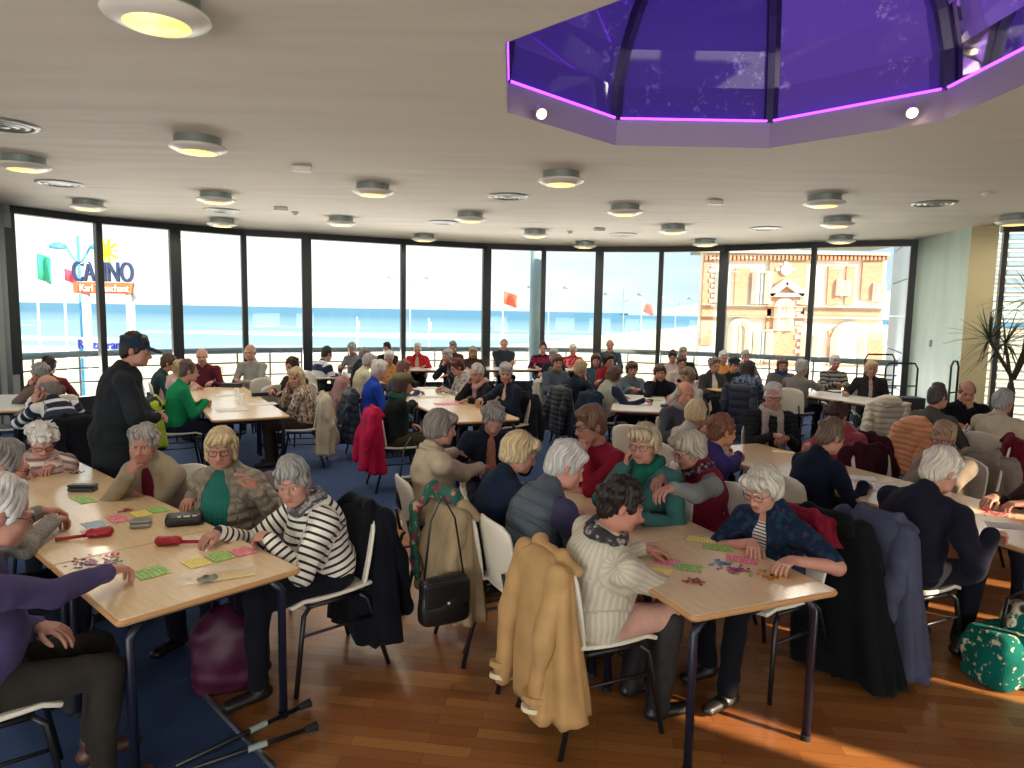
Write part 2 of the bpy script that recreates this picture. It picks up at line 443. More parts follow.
# ------------------------------------------------------------------ people
M_EYE = plain('eye_white', '#d8d0c8', 0.3); M_IRIS = plain('iris', '#2a2018', 0.25); M_BROWDARK = plain('eye_dark', '#33241d', 0.7)
M_SHOE = plain('shoe_leather', '#15120f', 0.45); M_GLASSES = plain('spectacle_frame', '#1c1614', 0.3); M_GLASSESR = plain('red_spectacle_frame', '#5a1a1c', 0.3)

def finger_tube(mb, base, d, nrm, lens, curl, r0, r1, n):
    P = [base]; rr = [r0]; d = unit(d); nrm = unit(nrm - d * (d @ nrm)); p = np.array(base, float)
    for i, (L, c) in enumerate(zip(lens, curl)):
        c = math.radians(c); d2 = unit(d * math.cos(c) + nrm * math.sin(c)); nrm = unit(nrm * math.cos(c) - d * math.sin(c)); d = d2
        st = 2 if i < 2 else 3
        for q in range(1, st + 1):
            P.append(p + d * L * q / st); f = (i + q / st) / 3; k = r0 + (r1 - r0) * f
            if i == 2 and q == st: k *= 0.55
            elif q == st and i < 2: k *= 1.07
            rr.append(k)
        p = p + d * L
    P.append(p + d * r1 * 0.45); rr.append(r1 * 0.12)
    mb.tube(P, rr, n)

def add_hand(fld, mb, w, f, nrm, side, curl, s, n, spread=0.06):
    """palm into the body field, five separate bent fingers into mb; side +1 right, -1 left; nrm = palm direction"""
    f = unit(f); nrm = unit(nrm - f * (f @ nrm)); l = unit(np.cross(f, nrm) * side)
    offs = (0.029, 0.010, -0.010, -0.028)
    for o, kl in zip(offs, (0.086, 0.090, 0.086, 0.078)):
        fld.cap(w + f * 0.012 * s + l * o * 0.55 * s, w + f * (kl - .008) * s + l * o * s, 0.0155 * s, 0.0125 * s, 0.012)
    fld.cap(w + f * .02 * s + l * .012 * s, w + f * 0.045 * s + l * 0.032 * s + nrm * .006 * s, 0.017 * s, 0.015 * s, 0.015)
    L = ((.043, .027, .021), (.048, .030, .022), (.043, .027, .021), (.034, .021, .018))
    for i, o in enumerate(offs):
        c = (curl[0] * (1 + .08 * i), curl[1], curl[2])
        finger_tube(mb, w + f * (.084, .088, .084, .076)[i] * s + l * o * s, f + l * spread * (1.5, .4, -.6, -1.8)[i], nrm, [q * s for q in L[i]], c, .0098 * s, .0072 * s, n)
    td = unit(f * 0.62 + l * 0.72 + nrm * 0.3)
    finger_tube(mb, w + f * .034 * s + l * .030 * s + nrm * .006 * s, td, unit(f - l * .7 + nrm * .4), [.036 * s, .032 * s, .026 * s], (8, 16 + curl[1] * .25, 12), .0125 * s, .0085 * s, n)

def two_bone(S, W, L1, L2, hint):
    v = W - S; D = np.linalg.norm(v); D2 = min(D, (L1 + L2) * 0.985); u = v / D; W = S + u * D2
    a = (L1 * L1 - L2 * L2 + D2 * D2) / (2 * D2); h = math.sqrt(max(L1 * L1 - a * a, 0)); hint = unit(hint - u * (hint @ u))
    return S + u * a + hint * h, W

def head_prims(fl, hp, R, sx, man, jowl, rnd):
    """skull, jaw, brow, nose, lips, ears, sockets in the head frame"""
    def E(c, r, k=.02, cut=False, RR=None): fl.ell(hp(c), np.array(r) * sx, R if RR is None else R @ RR, k * sx, cut)
    def C(a, b, ra, rb, k=.012, cut=False): fl.cap(hp(a), hp(b), ra * sx, rb * sx, k * sx, None, cut)
    E((0, -.018, .032), (.074, .094, .085)); E((0, .022, -.03), (.063 + .004 * jowl, .064, .078), .025)
    E((0, .034, -.078), (.047 + .006 * man + .006 * jowl, .05, .036), .025); C((-.012, .078, -.098), (.012, .078, -.098), .014, .014, .02)
    for s in (-1, 1):
        E((s * .036, .057, -.030), (.029, .027, .030), .022); E((s * (.038 + .006 * man), .04, -.078), (.018 + .008 * jowl, .022, .024), .025)
        E((s * .031, .094, .001), (.0185, .017, .0110), .010, True)
        C((s * .0155, .0815, .0075), (s * .030, .0865, .0110), .0040, .0046, .004); C((s * .030, .0865, .0110), (s * .048, .0745, .0045), .0046, .0042, .004)
        C((s * .0170, .0805, -.0075), (s * .031, .0835, -.0115), .0034, .0040, .005); C((s * .031, .0835, -.0115), (s * .047, .0735, -.006), .0040, .0036, .005)
        E((s * .077, -.014, -.012), (.010, .02, .033), .006, RR=rot(s * 18, 0, 0))
        C((s * .012, .094, .024), (s * .046, .078, .022), .0085, .007, .012)
        C((s * .014, .101, -.040), (s * .016, .097, -.042), .0075, .006, .007)
        C((s * .02, .104, -.044), (s * .034, .088, -.074), .003, .0025, .008, True)
    n = rnd.uniform(-.003, .005)
    C((0, .089, .012), (0, .111 + n, -.034), .008, .0115, .012); E((0, .108 + n, -.038), (.012, .010, .009), .008)
    E((0, .052, -.055), (.04, .04, .05), .03); C((-.018, .089, -.0645), (.018, .089, -.0645), .0048, .0048, .008); C((-.015, .089, -.0745), (.015, .089, -.0745), .0056, .0056, .008)
    C((-.023, .0975, -.0695), (.023, .0975, -.0695), .0026, .0026, .004, True)

def hair_field(style, hp, R, sx, rnd):
    fl = Field()
    def E(c, r, k=.02, cut=False, RR=None): fl.ell(hp(c), np.array(r) * sx, R if RR is None else R @ RR, k * sx, cut)
    def C(a, b, ra, rb=None, k=.02, cut=False): fl.cap(hp(a), hp(b), ra * sx, (rb or ra) * sx, k * sx, None, cut)
    face = lambda r=(.066, .075, .098), z=-.038, y=.098: E((0, y, z), r, .012, True)
    if style in ('short', 'thin', 'balding', 'ring'):
        t = {'short': .012, 'thin': .006, 'balding': .006, 'ring': .006}[style]
        E((0, -.022, .034), (.076 + t, .094 + t, .086 + t)); E((0, -.062, -.035), (.058 + t, .042 + t, .06), .03)
        for s in (-1, 1): E((s * .07, .012, .005), (.013 + t * .6, .03, .034), .015)
        if style in ('short', 'thin'):
            for i in range(12):
                a = rnd.uniform(0, 6.3); e = rnd.uniform(.3, 1.5); E((.075 * math.cos(a) * math.cos(e), -.02 + .09 * math.sin(a) * math.cos(e), .04 + .085 * math.sin(e)), (.026, .03, .02), .025)
        if style == 'short':
            C((-.05, .062, .088), (.045, .068, .090), .020, .018, .03)
            face((.060, .07, .10), -.042, .100)
        elif style == 'thin': face((.062, .085, .118), -.014, .104)
        elif style == 'balding': face((.066, .11, .13), -.01, .105); E((0, .03, .12), (.05, .09, .05), .02, True)
        else: E((0, .02, .115), (.095, .16, .095), .015, True); face()
        for s in (-1, 1): E((s * .088, -.008, -.02), (.016, .02, .036), .008, True)
        C((-.1, -.03, -.105), (.1, -.03, -.105), .028, .028, .01, True)
    elif style in ('curly', 'puffy', 'wavy'):
        E((0, -.024, .036), (.086, .1, .092)); E((0, -.065, -.03), (.066, .045, .066), .03)
        n = {'curly': 46, 'puffy': 40, 'wavy': 34}[style]
        for i in range(n):
            a = rnd.uniform(0, 6.283); e = rnd.uniform(-.45, 1.5); k = {'curly': 1.04, 'puffy': 1.16, 'wavy': 1.05}[style]
            p = (.082 * k * math.cos(a) * math.cos(e), -.022 + .094 * k * math.sin(a) * math.cos(e), .034 + .086 * k * math.sin(e))
            q = rnd.uniform(.017, .028); E(p, (q, q, q), .010)
        face((.062, .07, .098), -.044, .104)
        for s in (-1, 1): E((s * .05, .088, .02), (.03, .03, .05), .01, True)
        if style != 'puffy':
            for s in (-1, 1): E((s * .09, .0, -.03), (.016, .022, .04), .008, True)
    else:   # bob, long: smooth hair falling past the ears
        ln = {'bob': -.085, 'bobshort': -.055, 'long': -.19}[style]
        E((0, -.024, .040), (.085, .101, .094)); E((0, -.06, .0), (.073, .058, .082), .03)
        for s in (-1, 1):
            C((s * .074, .016, .045), (s * .080, .012, ln * .75), .017, .017, .03); C((s * .062, -.03, .02), (s * .068, -.035, ln), .030, .021, .03)
        C((0, -.075, .01), (0, -.078, ln), .05, .036, .035); C((-.05, -.06, .01), (-.05, -.066, ln), .04, .028, .03); C((.05, -.06, .01), (.05, -.066, ln), .04, .028, .03)
        s = rnd.choice((-1, 1)); C((-s * .05, .068, .075), (s * .055, .074, .052), .022, .018, .03); C((-.045, .064, .085), (.045, .064, .085), .026, .026, .03)
        face((.055, .07, .098), -.05, .104)
    return fl

PEOPLE = {}
def person(key, label, px, py, yaw, top, hair, zh=1.10, lean=12, hyaw=0, hpitch=10, hroll=0, sex='f', skin='#b08270', hands='table', fat=0.0,
           under=None, kind='sweater', pants='#1d1f2a', glasses=None, scarf=None, hat=None, vneck=False, openf=False, sleeve=1.0, collar=True,
           shoes='#15120f', stand=False, hem=0.0, tier=None, group=None, pantkind='plain', tank=None, curlh=None, jowl=0.5, side=0.0, loc=None, bracelet=False, legs=None, boots=None, hints=None, band=None):
    seed = sum(ord(c) * (i + 7) for i, c in enumerate(key)) % 100000
    rnd = random.Random(seed); man = 1 if sex == 'm' else 0
    hc_w = np.array(loc) if loc is not None else atz(px, py, zh); zh = hc_w[2]
    dist = hc_w[1]
    if tier is None: tier = 0 if dist < 4.6 else 1 if dist < 7.5 else 2 if dist < 11 else 3
    hS, hC, hH, nf = ((.0055, .0105, .0065, 8), (.0075, .014, .009, 7), (.0105, .018, .012, 5), (.013, .022, .015, 5))[tier]
    sx = .99 if man else 0.94
    ya = math.radians(yaw); Fw = np.array([-math.sin(ya), math.cos(ya), 0]); Rw = np.array([math.cos(ya), math.sin(ya), 0])
    hipz = 0.92 if stand else 0.55
    fwd = (zh - hipz) * math.tan(math.radians(lean)) + .02
    root_xy = hc_w - Fw * fwd - Rw * side
    RT = np.array([Rw, Fw, [0, 0, 1]])            # world -> local rows
    toL = lambda p: RT @ (np.array(p, float) - np.array([root_xy[0], root_xy[1], 0]))
    hc = np.array([side, fwd, zh]); hip = np.array([0, 0, hipz])
    R = rot(hyaw, hpitch, hroll); hp = lambda c: hc + R @ (np.array(c) * sx)
    Rn = rot(hyaw * .3, lean * .6 + hpitch * .3, hroll * .5)
    neck = hc + Rn @ np.array([0, -.050, -.156]) * sx
    T = np.linalg.norm(neck - hip); U = (neck - hip) / T; X = np.array([1.0, 0, 0]); X = unit(X - U * (U @ X)); Fd = np.cross(U, X); Fd = np.cross(U, X) if np.cross(U, X)[1] > 0 else -np.cross(U, X)
    chest = hip + U * T * .66 - Fd * (.015 + .05 * math.sin(math.radians(max(lean, 0))))
    w = 1.0 + fat * .6; sh = (.190 if man else .168) * (1 + fat * .15)
    S = {s: neck - U * .075 + X * s * sh + Fd * .012 for s in (1, -1)}
    L1, L2 = (.29, .255) if man else (.27, .24)
    # hands
    tgt = {}; hf = {}; pn = {}; curl = {1: (22, 28, 18), -1: (22, 28, 18)}
    hm = hands if isinstance(hands, dict) else {'r': hands, 'l': hands}
    hint = {}
    for s, nm in ((1, 'r'), (-1, 'l')):
        m = hm.get(nm, 'table'); hint[s] = np.array([s * .62, -.35, -1.0])
        if isinstance(m, (tuple, list)):
            tw = atz(*m[:3]); p = toL(tw); v = p - S[s]; f = np.array([v[0], v[1], 0]); f = unit(f + np.array([-s * .15, .2, 0]))
            p = p - f * .09; tgt[s] = p + np.array([0, 0, .02]); hf[s] = f + np.array([0, 0, -.12]); pn[s] = np.array([0, 0, -1.0]); curl[s] = m[3] if len(m) > 3 else (34, 40, 26)
        elif m == 'table':
            tgt[s] = np.array([s * .15 + rnd.uniform(-.03, .03) + side * .6, .33 + rnd.uniform(-.02, .05), .785]); hf[s] = np.array([-s * .45, .85, -.08]); pn[s] = np.array([0, .0, -1.0])
        elif m == 'clasp':
            tgt[s] = np.array([s * .075, .34, .80 + (.02 if s > 0 else 0)]); hf[s] = np.array([-s * .85, .45, 0]); pn[s] = np.array([0, -.35, -.9]); curl[s] = (40, 45, 30)
        elif m == 'chin':
            tgt[s] = hc + R @ np.array([s * .05, .105, -.185]) * sx; hf[s] = R @ np.array([-s * .35, -.10, .9]); pn[s] = R @ np.array([-s * .5, -.85, 0]); curl[s] = (55, 60, 35); hint[s] = np.array([s * .5, .5, -1.0])
        elif m == 'cheek':
            tgt[s] = hc + R @ np.array([s * .105, .075, -.155]) * sx; hf[s] = R @ np.array([-s * .1, -.15, .95]); pn[s] = R @ np.array([-s * .9, -.3, 0]); curl[s] = (30, 35, 20); hint[s] = np.array([s * .5, .5, -1.0])
        elif m == 'cross':
            tgt[s] = chest + Fd * (.20 + .04 * s) + X * (-s * .10) - U * .10; hf[s] = np.array([-s * .95, .05, .1]); pn[s] = np.array([0, -1.0, 0]); hint[s] = np.array([s * 1.0, .2, -.6])
        elif m == 'lap':
            tgt[s] = np.array([s * .10, .22, hipz + .12]); hf[s] = np.array([-s * .6, .7, -.1]); pn[s] = np.array([0, 0, -1.0])
        elif m == 'raise':
            tgt[s] = S[s] + np.array([s * .18, .22, .02]); hf[s] = np.array([-s * .3, .35, .75]); pn[s] = np.array([-s * .4, .9, 0]); curl[s] = (16, 22, 14)
        elif m == 'hang':
            tgt[s] = S[s] + np.array([s * .06, .04, -.53]); hf[s] = np.array([0, .1, -1.0]); pn[s] = np.array([-s, 0, 0]); hint[s] = np.array([s * .3, -1, 0])
        elif m == 'front':
            tgt[s] = chest + Fd * .28 + X * s * .07 - U * .16; hf[s] = np.array([-s * .7, .5, .1]); pn[s] = np.array([0, -.6, -.6]); hint[s] = np.array([s * 1.0, -.2, -.8])
    if hints:
        for s in hints: hint[s] = np.array(hints[s], float)
    EL, WR = {}, {}
    for s in (1, -1): EL[s], WR[s] = two_bone(S[s], tgt[s], L1, L2, hint[s])
    # ---- body: head, neck, trunk, arms and hands, one surface
    b = Field(); fing = MB()
    head_prims(b, hp, R, sx, man, jowl, rnd)
    nr = .050 if man else .042
    b.cap(hp((0, -.028, -.075)), neck + U * .0, nr, nr * 1.12, .03)
    b.cap(neck, chest, .050, .07, .04); b.cap(chest, hip, .09, .08, .05); b.cap(neck - U * .05 - X * (sh - .04), neck - U * .05 + X * (sh - .04), .034, .034, .05)
    if vneck: b.ell(chest + U * .015 + Fd * .03, (.11 * w, .080 * (1 + fat), .115), np.stack([X, Fd, U], 1), .04)
    bare = sleeve < .8
    for s in (1, -1):
        b.cap(S[s], EL[s], .042 if bare else .034, .036 if bare else .03, .03)
        d = unit(WR[s] - EL[s]); b.cap(EL[s], WR[s] + d * .01, .038 if bare else .029, .0245 if man else .022, .02)
        add_hand(b, fing, WR[s] + d * .008, hf[s], pn[s], s, curl[s], .98 if man else .90, nf)
    V, F = b.mesh(hS)
    q = (V - hc) @ R / sx                                  # head frame of every vertex
    fc = q[F].mean(1); mi = np.zeros(len(F), np.int32)
    lip = (np.abs(fc[:, 0]) < .024) & (np.abs(fc[:, 2] + .0695) < .0088 - .18 * np.abs(fc[:, 0])) & (fc[:, 1] > .078)
    brow = (np.abs(fc[:, 2] - (.0280 - .5 * (np.abs(fc[:, 0]) - .03) ** 2 * 10)) < .0036) & (np.abs(fc[:, 0]) > .013) & (np.abs(fc[:, 0]) < .048) & (fc[:, 1] > .055)
    mi[lip] = 1; mi[brow] = 2
    if tier >= 2:
        eye = (((np.abs(fc[:, 0]) - .031) / .015) ** 2 + ((fc[:, 2] - .0) / .008) ** 2 < 1) & (fc[:, 1] > .05); mi[eye] = 3  # distant faces: eyes get one flat dark colour
    lr, lg, lb = lin(skin)
    m_skin = skin_mat(skin); m_lip = plain('lips', (lr * .72, lg * .42, lb * .42), 0.45); hc1 = hair[1]
    m_brow = plain('eyebrow', tuple(.45 * a * .9 + .55 * c * .78 for a, c in zip(lin(hc1), (lr, lg, lb))), 0.8)
    k = len(V); V = np.concatenate([V, np.array(fing.v)]); fq = [f for f in fing.f if len(f) == 4]
    allF = [tuple(f) for f in F] + [tuple(i + k for i in f) for f in fing.f]
    mi = np.concatenate([mi, np.zeros(len(fing.f), np.int32)])
    fa = np.array([f for f in allF if len(f) == 4], np.int32); keep = np.array([len(f) == 4 for f in allF])
    root = mesh_obj('person', V, fa, [m_skin, m_lip, m_brow, M_BROWDARK], None, (root_xy[0], root_xy[1], 0), ya, mi[keep])
    tag(root, label, 'person', group)
    # ---- garment
    def torso(off, slv, neckr=True, hemz=None):
        g = Field(); fx = np.stack([X, Fd, U], 1); up = Fd
        hb = hip + U * .02
        bx = .165 + .03 * fat; 
        g.cap(hip - U * .03, hip + U * T * .45, .118 * w + off, .118 * w + off, .05, (Fd, .80 + .35 * fat), bone=(0, up))
        g.cap(hip + U * T * .45, neck - U * .10, .118 * w + off, .105 * w + off, .05, (Fd, .80 + .2 * fat), bone=(T * .45, up))
        g.ell(hip + U * .04, (bx * w + off, .135 * w + off, .13 + off), fx, .05)
        g.ell(hip + U * T * .36 + Fd * (.025 + .05 * fat), (.145 * w + off, (.115 + .05 * fat) * w + off, .15), fx, .06)
        g.ell(chest + Fd * .005, ((.158 if man else .145) * w + off, .108 * w + off, .17 + off), fx, .05)
        if not man:
            for s in (1, -1): g.ell(chest + X * s * .068 + Fd * .085 - U * .01, (.062 + off, .05 + off, .062 + off), fx, .05)
        for s in (1, -1):
            g.cap(neck - U * .045 + X * s * .045, (S[s] - U * .002) if slv > 0 else neck - U * .05 + (S[s] - neck) * .62, .050 + off, (.058 if slv > 0 else .05) + off, .045)
            if slv > 0:
                up2 = np.array([0.3, .2, 1.0])
                g.cap(S[s], S[s] + (EL[s] - S[s]) * min(1, slv * 2) , .060 + off + .02 * fat, .052 + off + .01 * fat, .03, bone=(.3, up2))
                if slv > .55:
                    e = EL[s] + (WR[s] - EL[s]) * (slv * 2 - 1) * .97
                    g.cap(EL[s], e, .050 + off, (.050 + (.037 - .050) * (slv * 2 - 1)) + off, .025, bone=(.3 + L1, up2))
                    g.cap(e - (WR[s] - EL[s]) * .06, e, .036 + off, .037 + off, .012, bone=(.3 + L1 + L2 * .9, up2))
        if neckr: g.cap(neck - U * .05, neck + U * .022 - Fd * .004, .072 + off, .060 + off, .03)
        if stand or hem:
            g.cap(hip, hip - np.array([0, 0, .12 + hem]), .155 * w, .165 * w, .05, (np.array([0, 1.0, 0]), .72), bone=(-.2, np.array([0, 1.0, 0])))
        return g
    def finish(g, name, mat, amp, freq=26):
        V, F = g.mesh(hC); W = g.weave(V); V = wrinkle(V, F, amp, freq, seed + len(name))
        V[:, 2] = np.maximum(V[:, 2], .475) if not stand else V[:, 2]
        return mesh_obj(name, V, F.astype(np.int32), mat, root, weave=W)
    amp = .0075 if kind in ('jacket', 'coat', 'cardigan') else .0055
    if under is not None:
        g = torso(-.012, .3)
        g.cap(neck + U * .09 + Fd * .03, neck + Fd * .05, .05, .045, .012, cut=True) if vneck else None
        finish(g, 'shirt', under, .003)
    g = torso(.004 if under is not None or kind in ('jacket', 'coat') else 0, sleeve)
    if openf:
        wd = openf if isinstance(openf, float) else .055
        g.cap(neck + U * .03 + Fd * .10, chest + U * .02 + Fd * .16, .026, wd * .75, .012, (Fd, 2.2), cut=True); g.cap(chest + U * .02 + Fd * .16, hip + U * .06 + Fd * (.20 + .1 * fat), wd * .75, wd, .012, (Fd, 2.6), cut=True)
    elif vneck:
        g.cap(neck + U * .10 + Fd * .015, neck + U * .03 + Fd * .03, .056, .046, .012, cut=True); g.cap(neck + U * .05 + Fd * .07, chest + U * .06 + Fd * .15, .05, .014, .008, cut=True)
    else:
        g.cap(neck + U * .10 + Fd * .015, neck + U * .04 + Fd * .02, .06, .045, .012, cut=True)
    finish(g, kind, top, amp)
    if collar and kind in ('jacket', 'coat', 'shirt', 'cardigan', 'vest'):
        c = Field(); pts = []
        for i in range(13):
            a = -2.55 + 5.1 * i / 12; pts.append(neck + U * (.022 - .012 * abs(a)) + (X * math.sin(a) * .074 - Fd * math.cos(a) * .066))
        for i in range(12): c.cap(pts[i], pts[i + 1], .017, .017, .012, bone=(0.05 * i, U))
        Vc, Fc = c.mesh(min(hC, .012)); mesh_obj('collar', Vc, Fc.astype(np.int32), top, root, weave=c.weave(Vc))
    if tank is not None: finish(torso(.012, 0), 'vest', tank, .004)
    # ---- trousers and shoes
    t = Field(); ft = {}
    t.ell(hip - np.array([0, -.02, .02]), (.165 * w, .14 * w, .10), None, .04)
    for s in (1, -1):
        hj = hip + np.array([s * .085, .02, -.02])
        if stand: kn = np.array([s * .10, .03, .50]); an = np.array([s * .10, 0, .09])
        else:
            kx, ky, ax_, ay_ = (legs[s] if legs else (s * (.12 + .02 * man), .43, s * .12, .42 + rnd.uniform(-.12, .06)))
            kn = np.array([kx, ky, .515]); an = np.array([ax_, ay_, .09])
        t.cap(hj, kn, .085 * w, .062, .03, bone=(0, np.array([0, 0, 1.0]))); t.cap(kn, an, .060, .050, .03, bone=(.45, np.array([0, 1.0, 0]))); ft[s] = an
    if not stand: t.slab((0, 0, .40), (.5, .2, .065), .0, None, .006, True)
    Vt, Ft = t.mesh(max(hC, .013)); Wt = t.weave(Vt); Vt = wrinkle(Vt, Ft, .005, 22, seed)
    pm = pants if not isinstance(pants, str) else cloth(pantkind, pants)
    mesh_obj('trousers', Vt, Ft.astype(np.int32), pm, root, weave=Wt)
    for s in (1, -1):
        a = ft[s]; sfl = Field(); n3 = np.array([0, 0, 1.0])
        sfl.cap(a + (0, -.03, -.045), a + (s * .015, .15, -.052), .042, .036, .02, (n3, .8)); sfl.cap(a + (0, -.01, .015), a + (0, 0, -.04), .045, .042, .02)
        sfl.slab((a[0], a[1] + .05, -.02), (.3, .4, .02), 0, None, .003, True)
        Vs, Fs = sfl.mesh(.012); Vs[:, 2] = np.maximum(Vs[:, 2], .006)
        mesh_obj('shoe', Vs, Fs.astype(np.int32), plain('shoe_leather', shoes, .45), root)
    if boots:
        for s in (1, -1):
            bt = Field(); bt.cap(np.array([*((legs[s][0], legs[s][1]) if legs else (s * (.12 + .02 * man), .43)), .50]), ft[s] + np.array([0, 0, -.03]), .078, .058, .02); Vb, Fb = bt.mesh(.012); mesh_obj('boot', wrinkle(Vb, Fb, .004, 30, seed), Fb.astype(np.int32), plain('boot_leather', boots, .65), root)
    # ---- hair, spectacles, eyes
    if hair[0] != 'none':
        hfld = hair_field(hair[0], hp, R, sx, rnd); Vh, Fh = hfld.mesh(hH)
        ql = (Vh - hc) @ R / sx; ang = np.arctan2(ql[:, 0], -(ql[:, 1] + .02)); el = ql[:, 2] / .1
        rr = np.hypot(ql[:, 0], ql[:, 1] + .02)
        Wh = np.stack([ang * .08 * 1.0 + .012 * np.sin(el * 4 + seed), el * .1 + .3 * rr * 0, np.zeros(len(Vh))], 1)
        nrm = vnormals(Vh, Fh); st = np.sin(ang * 23 + 3 * np.sin(el * 3.1 + seed) + seed) + .6 * np.sin(ang * 51 + 4 * np.sin(el * 2.3))
        Vh = Vh + nrm * (st * (.0022 if hair[0] in ('thin', 'ring', 'balding') else .0036))[:, None]
        mesh_obj('hair', Vh, Fh.astype(np.int32), hair_mat(hair[1], hair[2] if len(hair) > 2 else None), root, weave=Wh)
    if band:
        bd = MB(); bd.tube([hp((.090 * math.cos(a), .035 - .02 * math.sin(a), .030 + .103 * math.sin(a))) for a in [PI * (i - 1) / 14 for i in range(17)]], .009, 8, flat=1.6); bd.build('hair_band', band, root, smooth=True)
    if tier <= 1:
        for s in (1, -1):
            e = MB(); c = np.array(hp((s * .031, .0715, .0))); e.ball(c, .0128 * sx, 12)
            e.ball(np.array(hp((s * .031 + s * .000, 0.0780, -.0005))), .0076 * sx, 10, 1); e.build('eye', [M_EYE, M_IRIS], root, smooth=True)
    if glasses and tier <= 2:
        gl = MB(); rm = .0017 if tier == 0 else .0024
        for s in (1, -1):
            pts = []
            for i in range(18):
                a = 2 * PI * i / 18; cx, cz = math.cos(a), math.sin(a)
                pts.append(hp((s * .033 + .0235 * np.sign(cx) * abs(cx) ** .7, .102 - .006 * abs(cx * s * .5 + .5), -.003 + .0175 * np.sign(cz) * abs(cz) ** .75)))
            gl.tube(pts, rm, 6, closed=True)
            gl.tube([hp((s * .057, .098, .004)), hp((s * .078, .06, .004)), hp((s * .082, -.01, .0)), hp((s * .08, -.03, -.012))], rm, 5)
        gl.tube([hp((-.011, .104, .004)), hp((0, .109, .007)), hp((.011, .104, .004))], rm, 5)
        gl.build('glasses', glasses if not isinstance(glasses, bool) else M_GLASSES, root, smooth=True)
    if hat:
        h = Field()
        if hat[0] == 'baseball':
            h.ell(hp((0, -.016, .045)), np.array((.088, .106, .088)) * sx, R, .01); h.slab(hp((0, 0, -.09)), (.2, .2, .1), 0, R, .005, True)
            h.ell(hp((0, .115, .028)), np.array((.075, .085, .010)) * sx, R @ rot(0, 12, 0), .008)
        else:
            h.ell(hp((0, -.03, .075)), np.array((.105, .118, .058)) * sx, R @ rot(0, -8, 0), .02); h.ell(hp((0, .085, .058)), np.array((.07, .06, .013)) * sx, R @ rot(0, 14, 0), .01)
        Vh, Fh = h.mesh(max(hH, .007)); mesh_obj('cap', wrinkle(Vh, Fh, .002, 40, seed), Fh.astype(np.int32), hat[1], root)
    if scarf:
        c = Field(); pts = []
        for i in range(17):
            a = 2 * PI * i / 16; pts.append(neck + U * (.02 + .012 * math.sin(3 * a)) + X * math.sin(a) * .078 - Fd * math.cos(a) * .078 - U * .03 * max(0, -math.cos(a)))
        for i in range(16): c.cap(pts[i], pts[i + 1], .03, .028, .015, bone=(.03 * i, U))
        if scarf[0] == 'hanging':
            for s in (1, -1):
                p0 = neck + X * s * .065 + Fd * .07; p1 = chest + X * s * .075 + Fd * .135; p2 = hip + U * T * .25 + X * s * .08 + Fd * .17
                c.cap(p0, p1, .036, .036, .012, (Fd, .5), bone=(0, U * .1 + X)); c.cap(p1, p2, .036, .038, .012, (Fd, .5), bone=(.2, U * .1 + X))
        elif scarf[0] == 'knot':
            c.ell(neck + Fd * .11 - U * .04, (.05, .035, .045), None, .03); c.cap(neck + Fd * .11 - U * .04, chest + Fd * .14 + X * .02, .035, .05, .03, (Fd, .5))
        Vc, Fc = c.mesh(min(hC, .012)); mesh_obj('scarf', wrinkle(Vc, Fc, .005, 45, seed), Fc.astype(np.int32), scarf[1], root, weave=c.weave(Vc))
    PEOPLE[key] = dict(root=root, xy=root_xy, seat=root_xy[:2] + Fw[:2] * (.05 + .08 * fat * 0), yaw=yaw, ya=ya, label=label)
    return root
# ------------------------------------------------------------------ the room
HC = 3.45
WP = [atz(x, y, HC)[:2] for x, y in ((5, 205), (97, 217), (174, 224), (243, 230), (306, 233.5), (403, 239.5), (487, 244), (544, 246), (600, 247), (662, 247), (725, 246), (815, 242.5), (917, 240))]
WIDE = (0, 2, 4, 6, 8, 10, 12)
PIER = [np.array(WP[-1]), atz(972, 226.5, HC)[:2], atz(1000, 225, HC)[:2]]
RW = [PIER[2], np.array([9.3, 10.65]), np.array([6.6, -3.0])]
LW = [np.array([-8.05, -3.0]), np.array(WP[0])]
outline = [tuple(p) for p in WP] + [tuple(PIER[1]), tuple(PIER[2])] + [tuple(RW[1]), tuple(RW[2])] + [tuple(LW[0])]
OC = np.array([1.583, 4.74]); OR = 1.79
octo = [(OC[0] + OR * math.cos(PI / 8 + i * PI / 4), OC[1] + OR * math.sin(PI / 8 + i * PI / 4)) for i in range(8)]

# ceiling: painted plaster with faint brushed streaks and a big octagonal opening
m_ceil, nt, b = new_mat('ceiling_paint')
n1 = noise(nt, 1.6, 5, stretch=(0.35, 3.2, 1)); n2 = noise(nt, 0.5, 2)
c = mixrgb(nt, ramp(nt, n1, .35, .7), lin('#bdb3a4'), lin('#d0c7b8')); c = mixrgb(nt, ramp(nt, n2, .3, .7), c, lin('#c9bfae'))
nt.links.new(c, b.inputs['Base Color']); b.inputs['Roughness'].default_value = .75; bump(nt, b, n1, .08, .01)
def face_with_hole(name, outer, hole, z, mat, up):
    V = [Vector((x, y, z)) for x, y in outer]; H = [Vector((x, y, z)) for x, y in hole]
    tris = tessellate_polygon([V, H]); P = V + H
    F = []
    for t in tris:
        a, b_, c_ = (P[i] for i in t); nz = (b_ - a).cross(c_ - a).z
        F.append(tuple(t) if (nz > 0) == up else tuple(reversed(t)))
    return mesh_obj(name, P, F, mat, smooth=False)
ce = face_with_hole('ceiling', outline, octo, HC, m_ceil, False); tag(ce, kind='structure')
